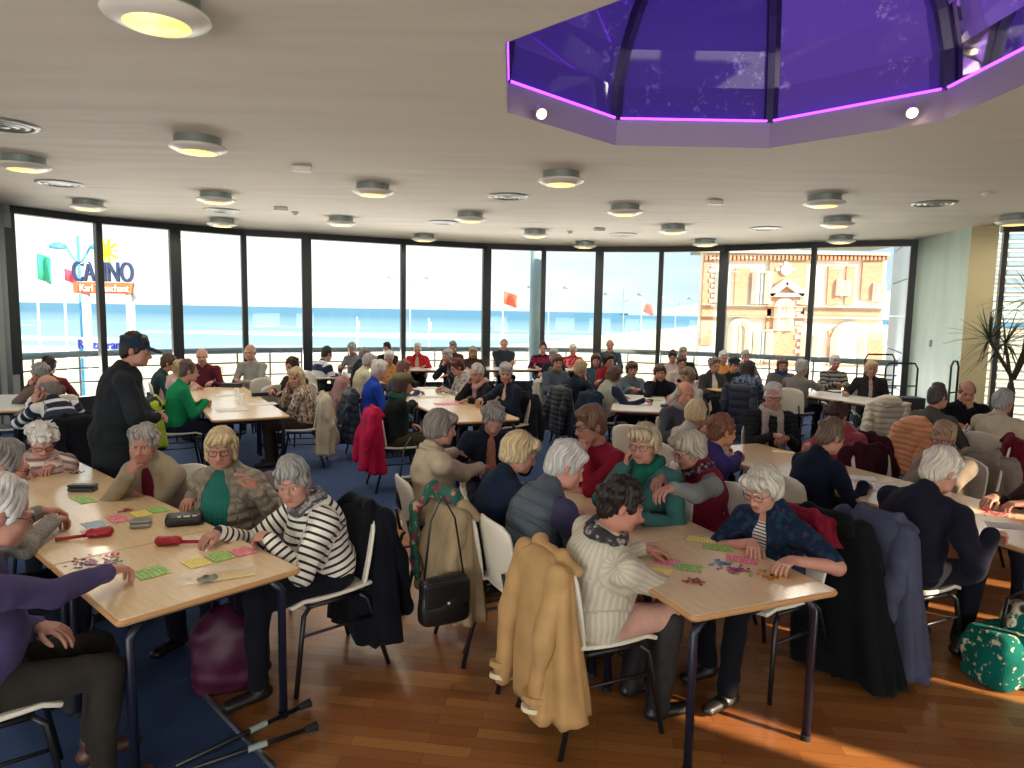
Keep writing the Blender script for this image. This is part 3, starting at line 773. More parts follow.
# floor: dark blue carpet all round, oak octagon in the middle
m_carpet, nt, b = new_mat('blue_carpet'); n1 = noise(nt, 160, 3); n2 = noise(nt, 1.4, 3)
c = mixrgb(nt, ramp(nt, n1, .3, .7), lin('#30405f'), lin('#475a80')); c = mixrgb(nt, ramp(nt, n2, .3, .75), c, lin('#384a6c'), 'MIX')
nt.links.new(c, b.inputs['Base Color']); b.inputs['Roughness'].default_value = .95; b.inputs['Specular IOR Level'].default_value = .1; bump(nt, b, n1, .4, .004)
m_wood, nt, b = new_mat('oak_parquet')
tc = N(nt, 'ShaderNodeTexCoord'); mp = N(nt, 'ShaderNodeMapping'); mp.inputs['Rotation'].default_value = (0, 0, math.radians(8)); nt.links.new(tc.outputs['Object'], mp.inputs[0])
br = N(nt, 'ShaderNodeTexBrick'); br.inputs['Scale'].default_value = 1.0; br.inputs['Brick Width'].default_value = .55; br.inputs['Row Height'].default_value = .075; br.inputs['Mortar Size'].default_value = .0012
br.inputs['Color1'].default_value = (*lin('#a8733f'), 1); br.inputs['Color2'].default_value = (*lin('#88522b'), 1); br.inputs['Mortar'].default_value = (*lin('#4a2c16'), 1); br.offset = .37
nt.links.new(mp.outputs[0], br.inputs[0])
g = noise(nt, 6, 5, stretch=(1.2, 16, 1)); c = mixrgb(nt, ramp(nt, g, .35, .75), br.outputs[0], lin('#7d4a25')); 
c = mixrgb(nt, .35, br.outputs[0], c)
nt.links.new(c, b.inputs['Base Color']); b.inputs['Roughness'].default_value = .33; b.inputs['Specular IOR Level'].default_value = .5; bump(nt, b, br.outputs['Fac'], -.15, .002)
OF = np.array([1.58, 4.62]); FR = 3.40
foct = [(OF[0] + FR * math.cos(PI / 8 + i * PI / 4), OF[1] + FR * math.sin(PI / 8 + i * PI / 4)) for i in range(8)]
fl = MB(); fl.prism(outline, -.25, 0); tag(fl.build('floor', m_carpet), kind='structure')
fw_ = MB(); fw_.prism(foct, -.05, .004); tag(fw_.build('floor_parquet', m_wood), kind='structure')
m_alu = plain('brushed_aluminium', '#b8b8b8', .3, 1.0)
st = MB(); st.tube([(x, y, .006) for x, y in foct], .016, 6, closed=True); tag(st.build('trim_1', m_alu), kind='structure')

# skylight: fascia, purple glass dome, ribs, led strip
m_fascia = plain('mauve_fascia_paint', '#9a8c9c', .45)
FZ = HC + .22
fa_ = MB()
fa_.rings([[(*p, HC - .004) for p in octo], [(*p, FZ) for p in octo]], cap=False)
outer8 = [(OC[0] + (p[0] - OC[0]) * 1.05, OC[1] + (p[1] - OC[1]) * 1.05) for p in octo]
fa_.rings([[(*p, FZ) for p in octo], [(*p, FZ) for p in outer8], [(*p, HC + .01) for p in outer8]], cap=False)
fas = fa_.build('trim_2', m_fascia); tag(fas, kind='structure')
m_purple, nt, b = new_mat('purple_tinted_glass')
sp = noise(nt, 7, 6, rough=.75); sp2 = noise(nt, 1.3, 3); mul = N(nt, 'ShaderNodeMath', operation='MULTIPLY')
nt.links.new(ramp(nt, sp, .56, .70), mul.inputs[0]); nt.links.new(ramp(nt, sp2, .48, .62), mul.inputs[1])
col = mixrgb(nt, mul.outputs[0], lin('#43307c'), lin('#9a86b8'))
tr = N(nt, 'ShaderNodeBsdfTranslucent'); df = N(nt, 'ShaderNodeBsdfDiffuse'); gs = N(nt, 'ShaderNodeBsdfGlossy'); gs.inputs['Roughness'].default_value = .04
nt.links.new(col, tr.inputs[0]); nt.links.new(col, df.inputs[0])
ms = N(nt, 'ShaderNodeMixShader'); ms.inputs[0].default_value = .55; nt.links.new(tr.outputs[0], ms.inputs[1]); nt.links.new(df.outputs[0], ms.inputs[2])
fr = N(nt, 'ShaderNodeFresnel'); fr.inputs['IOR'].default_value = 1.22; ms2 = N(nt, 'ShaderNodeMixShader'); nt.links.new(fr.outputs[0], ms2.inputs[0])
nt.links.new(ms.outputs[0], ms2.inputs[1]); nt.links.new(gs.outputs[0], ms2.inputs[2]); nt.links.new(ms2.outputs[0], nt.nodes['Material Output'].inputs[0])
dome = MB(); prof = [(math.cos(a), math.sin(a)) for a in [i * PI / 2 / 8 for i in range(9)]]
RR = OR * 1.03; DH = 1.5
rings = [[(OC[0] + max(RR * c_, .02) * math.cos(PI / 8 + i * PI / 4), OC[1] + max(RR * c_, .02) * math.sin(PI / 8 + i * PI / 4), FZ + DH * s_) for i in range(8)] for c_, s_ in prof]
inn = [[(OC[0] + (p[0] - OC[0]) * .99, OC[1] + (p[1] - OC[1]) * .99, FZ + (p[2] - FZ) * .99) for p in r_] for r_ in rings]
dm = empty('window_20', (0, 0, 0)); tag(dm, kind='structure')
dome.rings(rings, cap=False); dome.build('glass', m_purple, dm)
m_rib = plain('dark_navy_steel', '#14143a', .35)
for i in range(8):
    r_ = MB(); P = [np.array(inn[k][i]) for k in range(9)]; r_.tube(P, .06, 6); r_.build('rib', m_rib, dm)
m_led = plain('purple_led_strip', '#9a3cff', .4, emit='#8c30ff', estr=4.5)
for i in range(8):
    l_ = MB(); a, b2 = np.array([*octo[i], FZ + .012]), np.array([*octo[(i + 1) % 8], FZ + .012]); d_ = (b2 - a) * .02
    l_.tube([a + d_, b2 - d_], .010, 6); l_.build('led_strip', m_led, dm)
ld = bpy.data.lights.new('dome_glow', 'AREA'); ld.shape = 'DISK'; ld.size = 2.6; ld.energy = 10; ld.color = (.50, .16, 1.0)
lo_ = bpy.data.objects.new('dome_glow', ld); COL.objects.link(lo_); lo_.location = (OC[0], OC[1], FZ + .05); lo_.rotation_euler = (PI, 0, 0)

# glazed front: dark frames between panes, each pane a window of its own
m_frame = plain('black_window_frame', '#1b2023', .4)
m_framegrey = plain('grey_window_frame', '#4a5352', .45)
m_glass, nt, b = new_mat('clear_glass')
tp = N(nt, 'ShaderNodeBsdfTransparent'); gs = N(nt, 'ShaderNodeBsdfGlossy'); gs.inputs['Roughness'].default_value = .0; gs.inputs[0].default_value = (.9, .95, 1, 1)
tp.inputs[0].default_value = (.97, .985, .98, 1)
fr = N(nt, 'ShaderNodeFresnel'); fr.inputs['IOR'].default_value = 1.25; ms = N(nt, 'ShaderNodeMixShader'); nt.links.new(fr.outputs[0], ms.inputs[0])
nt.links.new(tp.outputs[0], ms.inputs[1]); nt.links.new(gs.outputs[0], ms.inputs[2]); nt.links.new(ms.outputs[0], nt.nodes['Material Output'].inputs[0])
def glaze(i, a, b_, z0=.34, z1=HC - .115):
    a3 = np.array([*a, 0]); b3 = np.array([*b_, 0]); w = empty('window_%d' % i); tag(w, kind='structure')
    t = unit(b3 - a3); nrm = np.array([t[1], -t[0], 0])
    p = MB(); P = [a3 + (0, 0, z0), b3 + (0, 0, z0), b3 + (0, 0, z1), a3 + (0, 0, z1)]
    p.add([q + nrm * .004 for q in P] + [q - nrm * .004 for q in P], [(0, 1, 2, 3), (7, 6, 5, 4), (0, 4, 5, 1), (1, 5, 6, 2), (2, 6, 7, 3), (3, 7, 4, 0)]); p.build('pane', m_glass, w)
    h = MB(); h.bar(a3 + (0, 0, (HC + z1) / 2), b3 + (0, 0, (HC + z1) / 2), .16, HC - z1); h.build('head_frame', m_frame, w)
    s_ = MB(); s_.bar(a3 + (0, 0, z0 / 2), b3 + (0, 0, z0 / 2), .14, z0); s_.build('bottom_frame', m_frame, w)
    return w
for i in range(12):
    w = glaze(i + 1, WP[i], WP[i + 1])
for i, p in enumerate(WP):
    wd = .19 if i in WIDE else .105
    a = WP[max(i - 1, 0)]; c_ = WP[min(i + 1, 12)]; t = unit(np.array(c_) - np.array(a))
    m = MB(); m.box((p[0], p[1], HC / 2), (wd, .14, HC), math.atan2(t[1], t[0])); o = m.build('trim_%d' % (10 + i), m_frame, bevel=.01); tag(o, kind='structure')
# pier: pale turquoise side, cream front
m_side, nt, b = new_mat('pale_green_plaster'); n1 = noise(nt, 3, 4, stretch=(1, 1, .25))
nt.links.new(mixrgb(nt, ramp(nt, n1, .3, .7), lin('#b9cfc2'), lin('#cadbcf')), b.inputs['Base Color']); b.inputs['Roughness'].default_value = .6
m_cream = plain('cream_plaster', '#c9bd93', .7, var=.06, vscale=2)
pr = MB(); A, B, C_ = [np.array([*p, 0]) for p in PIER]; D = C_ + (.08, 1.6, 0); E_ = A + (.25, .1, 0)
pr.prism([tuple(A[:2]), tuple(B[:2]), tuple(C_[:2]), tuple(D[:2]), tuple(E_[:2])], 0, HC)
ob = pr.build('wall_right_pier', [m_cream, m_side]); ob.data.polygons[2].material_index = 1; tag(ob, kind='structure')
sc_ = MB(); sc_.box((B[0] * .45 + A[0] * .55 - .01, B[1] * .45 + A[1] * .55, 1.5), (.02, .07, .12), math.atan2(*(B - A)[:2]) * -1); tag(sc_.build('light_switch', plain('grey_plastic', '#8a9690', .5), bevel=.004), 'small grey switch on the pale green side of the pier', 'switch')
# louvred window right of the pier
wr = glaze(13, RW[0] + (.02, -.02), RW[1])
t = unit(np.array([*(RW[1] - RW[0]), 0]))
mp_ = MB(); p0 = RW[0] + t[:2] * .09; mp_.box((p0[0], p0[1], HC / 2), (.07, .10, HC), math.atan2(t[1], t[0])); mp_.build('side_frame', m_frame, wr)
m_slat = plain('white_louvre', '#cfd4d2', .5)
lv = empty('louvre_screen'); tag(lv, 'white horizontal louvre screen outside the window behind the tall plant', 'louvre screen')
nr_ = np.array([-t[1], t[0], 0])
for k in range(24):
    z = .2 + k * .145; sl = MB(); a = np.array([*RW[0], z]) + nr_ * .55 + t * .12; b2 = np.array([*RW[1], z]) + nr_ * .55
    u_ = unit(nr_ * .8 + np.array([0, 0, .6])); sl.box((a + b2) / 2, (np.linalg.norm(b2 - a), .12, .012), ax=[t, u_, np.cross(t, u_)]); sl.build('slat', m_slat, lv)
po = MB(); po.tube([np.array([*RW[0], 0]) + nr_ * .62 + t * .3, np.array([*RW[0], HC]) + nr_ * .62 + t * .3], .03, 8); po.build('post', m_slat, lv)
# unseen left and right walls; gaps shaped to limit the sun coming in
m_wall = plain('off_white_plaster', '#cfc6b6', .8, var=.04, vscale=1.5)
wl_ = MB(); q0, q1 = np.array(LW[0]), np.array(LW[1])
def wall_piece(mb, a, b_, z0, z1, th=.16):
    a3, b3 = np.array([*a, (z0 + z1) / 2]), np.array([*b_, (z0 + z1) / 2]); mb.bar(a3, b3, th, z1 - z0)
lerp = lambda a, b_, t_: a + (b_ - a) * t_
wall_piece(wl_, q0, q1, 0, .8); wall_piece(wl_, q0, q1, HC - .35, HC)
for a_, b_ in ((0, .08), (.42, .47), (.80, .985)): wall_piece(wl_, lerp(q0, q1, a_), lerp(q0, q1, b_), .8, HC - .35)
tag(wl_.build('wall_left', plain('grey_wall_paint', '#8d9392', .7)), kind='structure')
wr_ = MB(); q0, q1 = RW[2], RW[1]
wall_piece(wr_, q0, q1, 0, .5); wall_piece(wr_, q0, q1, HC - .3, HC)
for a_, b_ in ((0, .08), (.10, .165), (.185, .25), (.27, .32), (.345, .39), (.405, 1.0)): wall_piece(wr_, lerp(q0, q1, a_), lerp(q0, q1, b_), .5, HC - .3)
tag(wr_.build('wall_right', m_wall), kind='structure')
wb_ = MB(); q0, q1 = LW[0], RW[2]  # unseen rear wall, added to cut low light reaching under the tables
wall_piece(wb_, q0, q1, 0, 1.0); wall_piece(wb_, q0, q1, HC - .5, HC)
for a_, b_ in ((0, .05), (.19, .24), (.38, .43), (.57, .62), (.76, .81), (.95, 1.0)): wall_piece(wb_, lerp(q0, q1, a_), lerp(q0, q1, b_), 1.0, HC - .5)
tag(wb_.build('wall_rear', m_wall), kind='structure')
# grey curtain strip at the far left
cu = MB(); base = np.array([*WP[0], 0]); n_ = 40; top_, bot_ = [], []
dirc = unit(np.array([-.16, -1, 0])); nc = np.array([1, -.16, 0])
for j in range(n_):
    s_ = j / (n_ - 1) * 1.6; off = .05 * math.sin(j * 1.25)
    p = base + dirc * (.16 + s_) + nc * (.10 + off); top_.append((p[0], p[1], HC - .03)); bot_.append((p[0], p[1], .04))
cu.rings([bot_, top_], closed=False, cap=False); co = cu.build('curtain', plain('grey_curtain_fabric', '#7d8486', .85), smooth=True)
md = co.modifiers.new('solid', 'SOLIDIFY'); md.thickness = .012
tag(co, 'grey floor-length curtain at the far left end of the windows', 'curtain')
# round grey column behind the windows
cl = MB(); p = aty(536, 300, float(WP[7][1]) + .55); cl.lathe([(.15, -4.4), (.15, 3.6)], (p[0], p[1], 0), 24); tag(cl.build('trim_30', plain('grey_green_column', '#9db3b0', .5), smooth=True), kind='structure')

# ------------------------------------------------------------------ ceiling fittings
m_lampdrum = plain('mirrored_drum', '#8d9a98', .3, .75); m_lampring = plain('white_lamp_ring', '#cfcac0', .35)
m_lampglow = plain('warm_diffuser', '#fff0c0', .4, emit='#ffc45c', estr=.72)
def lamp(loc, r=.27, label=''):
    r = .25; o = empty('ceiling_lamp', loc); tag(o, label, 'ceiling lamp', None)
    a = MB(); a.lathe([(r * .80, 0), (r * .80, -.085)], n=40); a.build('drum', m_lampdrum, o, smooth=False)
    a = MB(); a.lathe([(r * .80, -.075), (r * .98, -.08), (r, -.092), (r * .97, -.102), (r * .74, -.128), (r * .62, -.135)], n=40, cap=False); a.build('ring', m_lampring, o, smooth=True)
    a = MB(); a.lathe([(r * .63, -.134), (r * .60, -.128), (.01, -.124)], n=40); a.build('diffuser', m_lampglow, o, smooth=True)
    l = bpy.data.lights.new('lamp_bulb', 'AREA'); l.shape = 'DISK'; l.size = r * 1.2; l.energy = LAMP_W; l.color = (1, .90, .76)
    lo = bpy.data.objects.new('lamp_bulb', l); COL.objects.link(lo); lo.parent = o; lo.location = (0, 0, -.15)
    return o
LAMP_W = 10.0
LAMPS = [(157, 10, 'largest round ceiling lamp, cut by the top of the picture'), (198, 142, 'round ceiling lamp with a blue mirrored rim above the left tables'), (24, 160, 'round ceiling lamp near the left edge above the curtain'),
  (88, 201, 'small round ceiling lamp above the casino sign window'), (216, 194, 'round ceiling lamp just above a round vent, left of centre'), (222, 218, 'small round ceiling lamp just below a round vent, left of centre'),
  (373, 186, 'round ceiling lamp between the white sensor and the central vent'), (341, 217, 'small round ceiling lamp behind the lamp next to the white sensor'), (561, 175, 'round ceiling lamp with a blue rim right of the central vent'),
  (470, 213, 'round ceiling lamp left below the central vent'), (424, 233, 'tiny round ceiling lamp over the wide seaside window'), (535, 229, 'tiny round ceiling lamp over the grey column'),
  (625, 206, 'round ceiling lamp left of the small white box, right of centre'), (673, 225, 'small round ceiling lamp behind the lamp right of centre'), (585, 240, 'tiny ceiling lamp touching the window head right of the column'),
  (705, 238, 'tiny ceiling lamp above the window post by the villa corner'), (824, 197, 'round ceiling lamp under the right corner of the skylight'), (837, 218, 'middle one of the three lamps in line above the villa'),
  (841, 235, 'farthest of the three lamps in line above the villa'), (1015, 216, 'round ceiling lamp at the right edge above the louvres')]
for x, y, lb in LAMPS: lamp(atz(x, y + 6, HC - .09) * (1, 1, 0) + (0, 0, HC), .27, lb)
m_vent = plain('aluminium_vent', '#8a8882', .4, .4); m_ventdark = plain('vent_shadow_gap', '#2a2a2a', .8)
VENTS = [(60, 183, 'round ceiling vent left, above the second window'), (222, 210, 'round ceiling vent between two lamps left of centre'), (508, 196, 'round ceiling vent in the centre of the ceiling'), (444, 222, 'small round ceiling vent left of centre near the windows'),
  (623, 234, 'small round ceiling vent near the windows right of centre'), (765, 228, 'round ceiling vent over the villa windows'), (934, 203, 'largest round ceiling vent, over the pier on the right'), (3, 124, 'round ceiling vent cut by the left edge')]
for x, y, lb in VENTS:
    o = empty('ceiling_vent', atz(x, y, HC)); tag(o, lb, 'vent')
    for k, (r0, r1) in enumerate(((.27, .225), (.20, .155), (.13, .085))):
        a = MB(); a.lathe([(r0, .0), (r0, -.012), (r1, -.022 - .004 * k), (r1 - .012, -.010)], n=36, cap=False); a.build('ring', m_vent, o, smooth=True)
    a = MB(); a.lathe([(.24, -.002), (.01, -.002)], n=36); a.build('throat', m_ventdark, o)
    a = MB(); a.lathe([(.05, -.002), (.05, -.028), (.01, -.03)], n=24); a.build('hub', m_vent, o, smooth=True)
m_whitep = plain('white_plastic', '#d6d2c8', .45)
for x, y, lb in ((302, 166, 'white rectangular ceiling sensor left of centre'), (281, 207, 'smaller white rectangular sensor behind the left one'), (715, 200, 'white rectangular box on the ceiling right of centre'), (599, 228, 'small white rectangular box near the windows')):
    o = empty('ceiling_sensor', atz(x, y, HC), .2); tag(o, lb, 'sensor'); a = MB(); a.box((0, 0, -.03), (.20, .10, .06)); a.build('housing', m_whitep, o, bevel=.012); a = MB(); a.box((0, -.052, -.035), (.15, .006, .025)); a.build('lens', plain('sensor_lens', '#e8e4da', .2), o)
for x, y, lb in ((987, 193, 'small white smoke detector on the ceiling at right'), (295, 212, 'dark smoke detector beside the smaller white sensor'), (570, 231, 'dark smoke detector over the windows near the column')):
    o = empty('smoke_detector', atz(x, y, HC)); tag(o, lb, 'smoke detector'); a = MB(); a.lathe([(.055, 0), (.055, -.02), (.045, -.03)], n=24); a.build('base', m_whitep, o, smooth=False)
    a = MB(); a.lathe([(.036, -.028), (.034, -.05), (.01, -.058)], n=24); a.build('head', m_whitep, o, smooth=True)
for x, y, ti, lb in ((541, 113, .6, 'small lit spotlight on the left side of the skylight fascia'), (912, 112, -.6, 'small lit spotlight on the right side of the skylight fascia')):
    best = min((atz(x, y, HC + z_ * .01) for z_ in range(2, 34)), key=lambda q_: abs(max((q_[:2] - OC) @ np.array([math.cos(k * PI / 4), math.sin(k * PI / 4)]) for k in range(8)) - (OR * math.cos(PI / 8) - .09)))
    p = best; v = unit(OC - p[:2])
    o = empty('spotlight', p); tag(o, lb, 'spotlight'); d = unit(np.array([*(v * .3), 0]) + np.array([0, -.55, -.6]))
    a = MB(); a.tube([-d * .09, d * .015], [.03, .045], 16); a.build('shade', plain('spot_housing', '#a89a94', .4), o, smooth=False)
    a = MB(); a.ball(d * .018, .036, 12); a.build('bulb', plain('spot_bulb', '#fff2d0', .3, emit='#ffe6b0', estr=9), o, smooth=True)
    a = MB(); a.tube([-d * .07, -d * .07 + np.array([*(-v * .10), .02])], .012, 8); a.build('arm', plain('spot_housing', '#a89a94', .4), o)
# ------------------------------------------------------------------ outside: sea, beach, promenade, villa, sign
GZ = -4.5
m_sea, nt, b = new_mat('sea_water')
geo = N(nt, 'ShaderNodeNewGeometry'); sep = N(nt, 'ShaderNodeSeparateXYZ'); nt.links.new(geo.outputs['Position'], sep.inputs[0])
n1 = noise(nt, .02, 6, stretch=(.35, 1.6, 1)); n2 = noise(nt, .012, 4, stretch=(.15, 1, 1))
yy = N(nt, 'ShaderNodeMapRange'); yy.inputs[1].default_value = 120; yy.inputs[2].default_value = 700; nt.links.new(sep.outputs[1], yy.inputs[0])
c = mixrgb(nt, yy.outputs[0], lin('#88aab4'), lin('#3f7b9a'))
band = N(nt, 'ShaderNodeMath', operation='MULTIPLY'); nt.links.new(ramp(nt, n1, .50, .60), band.inputs[0])
inv = N(nt, 'ShaderNodeMapRange'); inv.inputs[1].default_value = 330; inv.inputs[2].default_value = 130; nt.links.new(sep.outputs[1], inv.inputs[0]); nt.links.new(inv.outputs[0], band.inputs[1])
c = mixrgb(nt, band.outputs[0], c, lin('#e6ece8'))
nt.links.new(c, b.inputs['Base Color']); b.inputs['Roughness'].default_value = .5; b.inputs['Specular IOR Level'].default_value = .15; bump(nt, b, n1, .4, .5)
s_ = MB(); s_.add([(-30000, 95, GZ - 1.8), (30000, 95, GZ - 1.8), (30000, 40000, GZ - 1.8), (-30000, 40000, GZ - 1.8)], [(0, 1, 2, 3)]); tag(s_.build('sea', m_sea), kind='structure')
m_sand = plain('beach_sand', '#d8c9a4', .9, var=.12, vscale=.08)
s_ = MB(); s_.add([(-400, 22, GZ - .1), (600, 22, GZ - .1), (1400, 900, GZ - 1.7)] + [tuple(atz(x, y, GZ - 1.72)) for x, y in ((716, 322.5), (690, 327), (640, 331), (560, 340), (500, 346), (300, 353), (0, 358))] + [(-400, 92, GZ - 1.72)], [tuple(range(11))]); tag(s_.build('beach', m_sand), kind='structure')
s_ = MB(); s_.add([(-400, -60, GZ), (600, -60, GZ), (600, 48, GZ), (60, 48, GZ), (14, 36, GZ), (-400, 34, GZ)], [tuple(range(6))]); tag(s_.build('promenade', plain('promenade_paving', '#cdbfae', .9, var=.08, vscale=.5)), kind='structure')
m_green = plain('clipped_hedge', '#6f9a38', .9, var=.35, vscale=3)
hl = MB(); rn = random.Random(4)
P = [(500, 3000), (700, 2900), (950, 2850), (1300, 2800), (2400, 2700)]; Hh = [4, 40, 85, 110, 130]
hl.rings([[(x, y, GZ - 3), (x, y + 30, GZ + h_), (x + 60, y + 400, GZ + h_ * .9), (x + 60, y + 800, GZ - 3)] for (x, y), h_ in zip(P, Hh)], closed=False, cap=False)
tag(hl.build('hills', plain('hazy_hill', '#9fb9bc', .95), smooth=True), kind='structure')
# flower bed and lawn on the right below the windows
for (x0, x1, y0, y1, cc, lb, nm) in ((6.4, 13.5, 24, 31, '#7f9a58', 'green clipped hedge beside the promenade, right of centre', 'hedge'), (10.2, 13.8, 32.5, 36.5, '#d0b43a', 'yellow flowering hedge in front of the villa corner', 'hedge')):
    f = Field(); rn = random.Random(int(x0 * 10))
    for k in range(70):
        q = rn.uniform(.35, .7); f.ell((rn.uniform(x0, x1), rn.uniform(y0, y1), GZ + rn.uniform(.3, 1.2)), (q, q, q * .8), None, .2)
    V, F = f.mesh(.16); V = wrinkle(V, F, .08, 5, 3); tag(mesh_obj(nm, V, F.astype(np.int32), plain('hedge_leaves', cc, .9, var=.3, vscale=4)), lb, 'hedge')

# balcony rail outside the glass
m_rail = plain('grey_balcony_rail', '#6d7878', .5)
rl = empty('balcony_railing'); tag(rl, 'grey balcony railing running outside all the sea windows', 'railing')
off = []
for i, p in enumerate(WP):
    a = np.array(WP[max(i - 1, 0)]); c_ = np.array(WP[min(i + 1, 12)]); t_ = unit(c_ - a); n_ = np.array([-t_[1], t_[0]]); off.append(np.array(p) + n_ * 1.0)
for z, r_, nm in ((1.0, .065, 'handrail'), (.74, .018, 'lower_rail'), (.48, .018, 'lower_rail'), (.22, .018, 'lower_rail')):
    a = MB(); a.tube([(*p, z) for p in off], r_, 8); a.build(nm, m_rail, rl, smooth=True)
for i in range(len(off) - 1):
    for t_ in (0, .5):
        p = off[i] + (off[i + 1] - off[i]) * t_; a = MB(); a.tube([(*p, -.1), (*p, 1.0)], .022, 8); a.build('post', m_rail, rl)
dk = MB(); dk.prism([tuple(p) for p in off] + [tuple(p) for p in WP[::-1]], -.3, -.06); tag(dk.build('balcony', plain('concrete', '#b5aea2', .9)), kind='structure')

# street lamps, flags
def street_lamp(px, ytop, Y, col, label, arm=1.6, double=True, head=.38):
    p = aty(px, ytop, Y); o = empty('street_lamp', (p[0], p[1], GZ)); tag(o, label, 'street lamp'); h_ = p[2] - GZ; m = plain('lamp_post_paint', col, .5)
    a = MB(); a.lathe([(.14, 0), (.12, 1.2), (.07, 1.3), (.055, h_ + .4)], n=12); a.build('post', m, o, smooth=True)
    for s in ((-1, 1) if double else (-1,)):
        a = MB(); a.tube([(0, 0, h_ - .9), (s * arm * .35, 0, h_ - .55), (s * arm * .7, 0, h_ - .05), (s * arm, 0, h_ - .05)], .04, 6); a.build('arm', m, o, smooth=True)
        a = MB(); a.lathe([(.04, .16), (head * .6, .08), (head, -.05), (head * .9, -.12), (.05, -.16)], (s * (arm + .1), 0, h_ - .08), 14); a.build('lantern', m, o, smooth=True)
street_lamp(78, 244, 30, '#4aa3cf', 'blue street lamp with two arms behind the casino sign', .78, True, .34)
street_lamp(410, 276, 60, '#9ab2ba', 'pale street lamp behind the wide window, left of the red flag', 1.5)
street_lamp(549, 286, 62, '#93aab2', 'pale street lamp just right of the grey column', 1.5)
street_lamp(624, 293, 66, '#7f9aa4', 'street lamp in the window right of centre, left of the white flag', 1.5)
street_lamp(676, 297, 70, '#8aa2aa', 'street lamp in front of the hazy headland', 1.4)
def flag(px, ytop, Y, w_, h_, col, label, lean=0.0, c2=None):
    p = aty(px, ytop, Y); o = empty('flag', (p[0], p[1], GZ)); tag(o, label, 'flag'); H = p[2] - GZ
    a = MB(); a.lathe([(.06, 0), (.04, H + .1)], n=10); a.build('pole', plain('white_flagpole', '#e6e8e6', .4), o, smooth=True)
    R = []
    for i in range(9):
        u = i / 8; y_ = .18 * math.sin(u * 5) * w_
        R.append([(u * w_, y_, H - .05 - lean * u), (u * w_ * .92, y_ + .05, H - h_ * .5 - lean * u * 1.1), (u * w_ * .95, y_, H - h_ - lean * u)])
    a = MB(); a.rings(R, closed=False, cap=False); fo = a.build('banner', plain('flag_cloth', col, .8), o, smooth=True); md = fo.modifiers.new('s', 'SOLIDIFY'); md.thickness = .01
flag(35, 252, 34, .85, 1.3, '#2ea684', 'green flag on a white pole at the far left', .25)
flag(63, 267, 33, .75, .6, '#d0405e', 'crimson flag beside the casino sign', .3)
flag(503, 290, 70, 1.5, 1.3, '#d4604a', 'red flag on a white pole left of the grey column', .5)
flag(642, 299, 72, 1.3, 1.2, '#c98a86', 'pale red and white flag on a pole right of centre', .6)
for px, yb, lb in ((357, 352, 'thin white mast on the beach in the wide window'), (429, 352, 'thin white mast on the beach beside the middle street lamp')):
    p = aty(px, 305, 75); o = empty('mast', (p[0], p[1], GZ - 1)); tag(o, lb, 'mast'); a = MB(); a.tube([(0, 0, 0), (0, 0, 6.5)], .07, 8); a.build('pole', plain('white_flagpole', '#e6e8e6', .4), o); a = MB(); a.box((.12, 0, 5.6), (.3, .05, .9)); a.build('board', plain('white_flagpole', '#e6e8e6', .4), o)

# casino sign
SY = 28.0
sg = empty('casino_sign', aty(103, 296, SY) * (1, 1, 0) + (0, 0, GZ)); tag(sg, 'casino sign on two pale posts outside the left windows', 'sign')
def text(body, name, c, size, mat, parent, width=None, ext=.04, rz=0.0):
    cu_ = bpy.data.curves.new(name, 'FONT'); cu_.body = body; cu_.size = size; cu_.extrude = ext; cu_.align_x = 'CENTER'; cu_.align_y = 'CENTER'
    cu_.offset = size * .002
    o = bpy.data.objects.new(name, cu_); COL.objects.link(o); o.data.materials.append(mat); o.parent = parent
    o.rotation_euler = (PI / 2, 0, rz); o.location = c
    if width:
        bpy.context.view_layer.update(); w0 = o.dimensions[0]
        if w0 > 0: o.scale = (width / w0, 1, 1)
    bpy.context.view_layer.update()
    me = bpy.data.meshes.new_from_object(o.evaluated_get(bpy.context.evaluated_depsgraph_get())); sc_x = o.scale[0]
    bpy.data.objects.remove(o); m2 = bpy.data.objects.new(name, me); COL.objects.link(m2); m2.parent = parent; m2.location = c; m2.rotation_euler = (PI / 2, 0, rz); m2.scale = (sc_x, 1, 1)
    return m2
def sl_(x, y, dy=0): return aty(x, y, SY + dy) - np.array(sg.location)
m_navyl = plain('navy_sign_letters', '#22335f', .4); m_or = plain('orange_sign_box', '#e0663a', .5); m_wl = plain('white_sign_letters', '#f6e6d8', .5)
text('CASINO', 'letters_casino', sl_(103, 273, -.1), 1.12, m_navyl, sg, 2.42, .08)
a = MB(); q0, q1 = sl_(75, 282), sl_(133, 294); a.box((q0 + q1) / 2, (q1[0] - q0[0], .3, q0[2] - q1[2])); a.build('light_box', m_or, sg, bevel=.03)
text('Karl Tranchant', 'letters_name', sl_(104, 288.5, -.2), .40, m_wl, sg, 1.95, .02)
m_post = plain('pale_sign_post', '#dfe3e2', .5)
for x in (86, 130):
    q = sl_(x, 300, .1); a = MB(); a.tube([(q[0], q[1], 0), (q[0], q[1], sl_(x, 283)[2])], .16, 12); a.build('post', m_post, sg, smooth=True)
a = MB(); q = sl_(106, 251); 
for k in range(10):
    an = k * 2 * PI / 10; a.bar(q + np.array([math.cos(an) * .2, 0, math.sin(an) * .2]), q + np.array([math.cos(an) * .52, 0, math.sin(an) * .5]), .1, .08)
a.ball(q, (.22, .1, .22), 12); a.build('sun_emblem', plain('yellow_emblem', '#e6cf2c', .5), sg)
for x, y0, y1 in ((119, 248, 260), (139, 264, 278)):
    a = MB(); a.tube([sl_(x, y0), sl_(x + 1, (y0 + y1) / 2), sl_(x, y1)], [.02, .07, .02], 8, flat=.5); a.build('emblem', plain('grey_emblem', '#8a8f90', .5), sg)
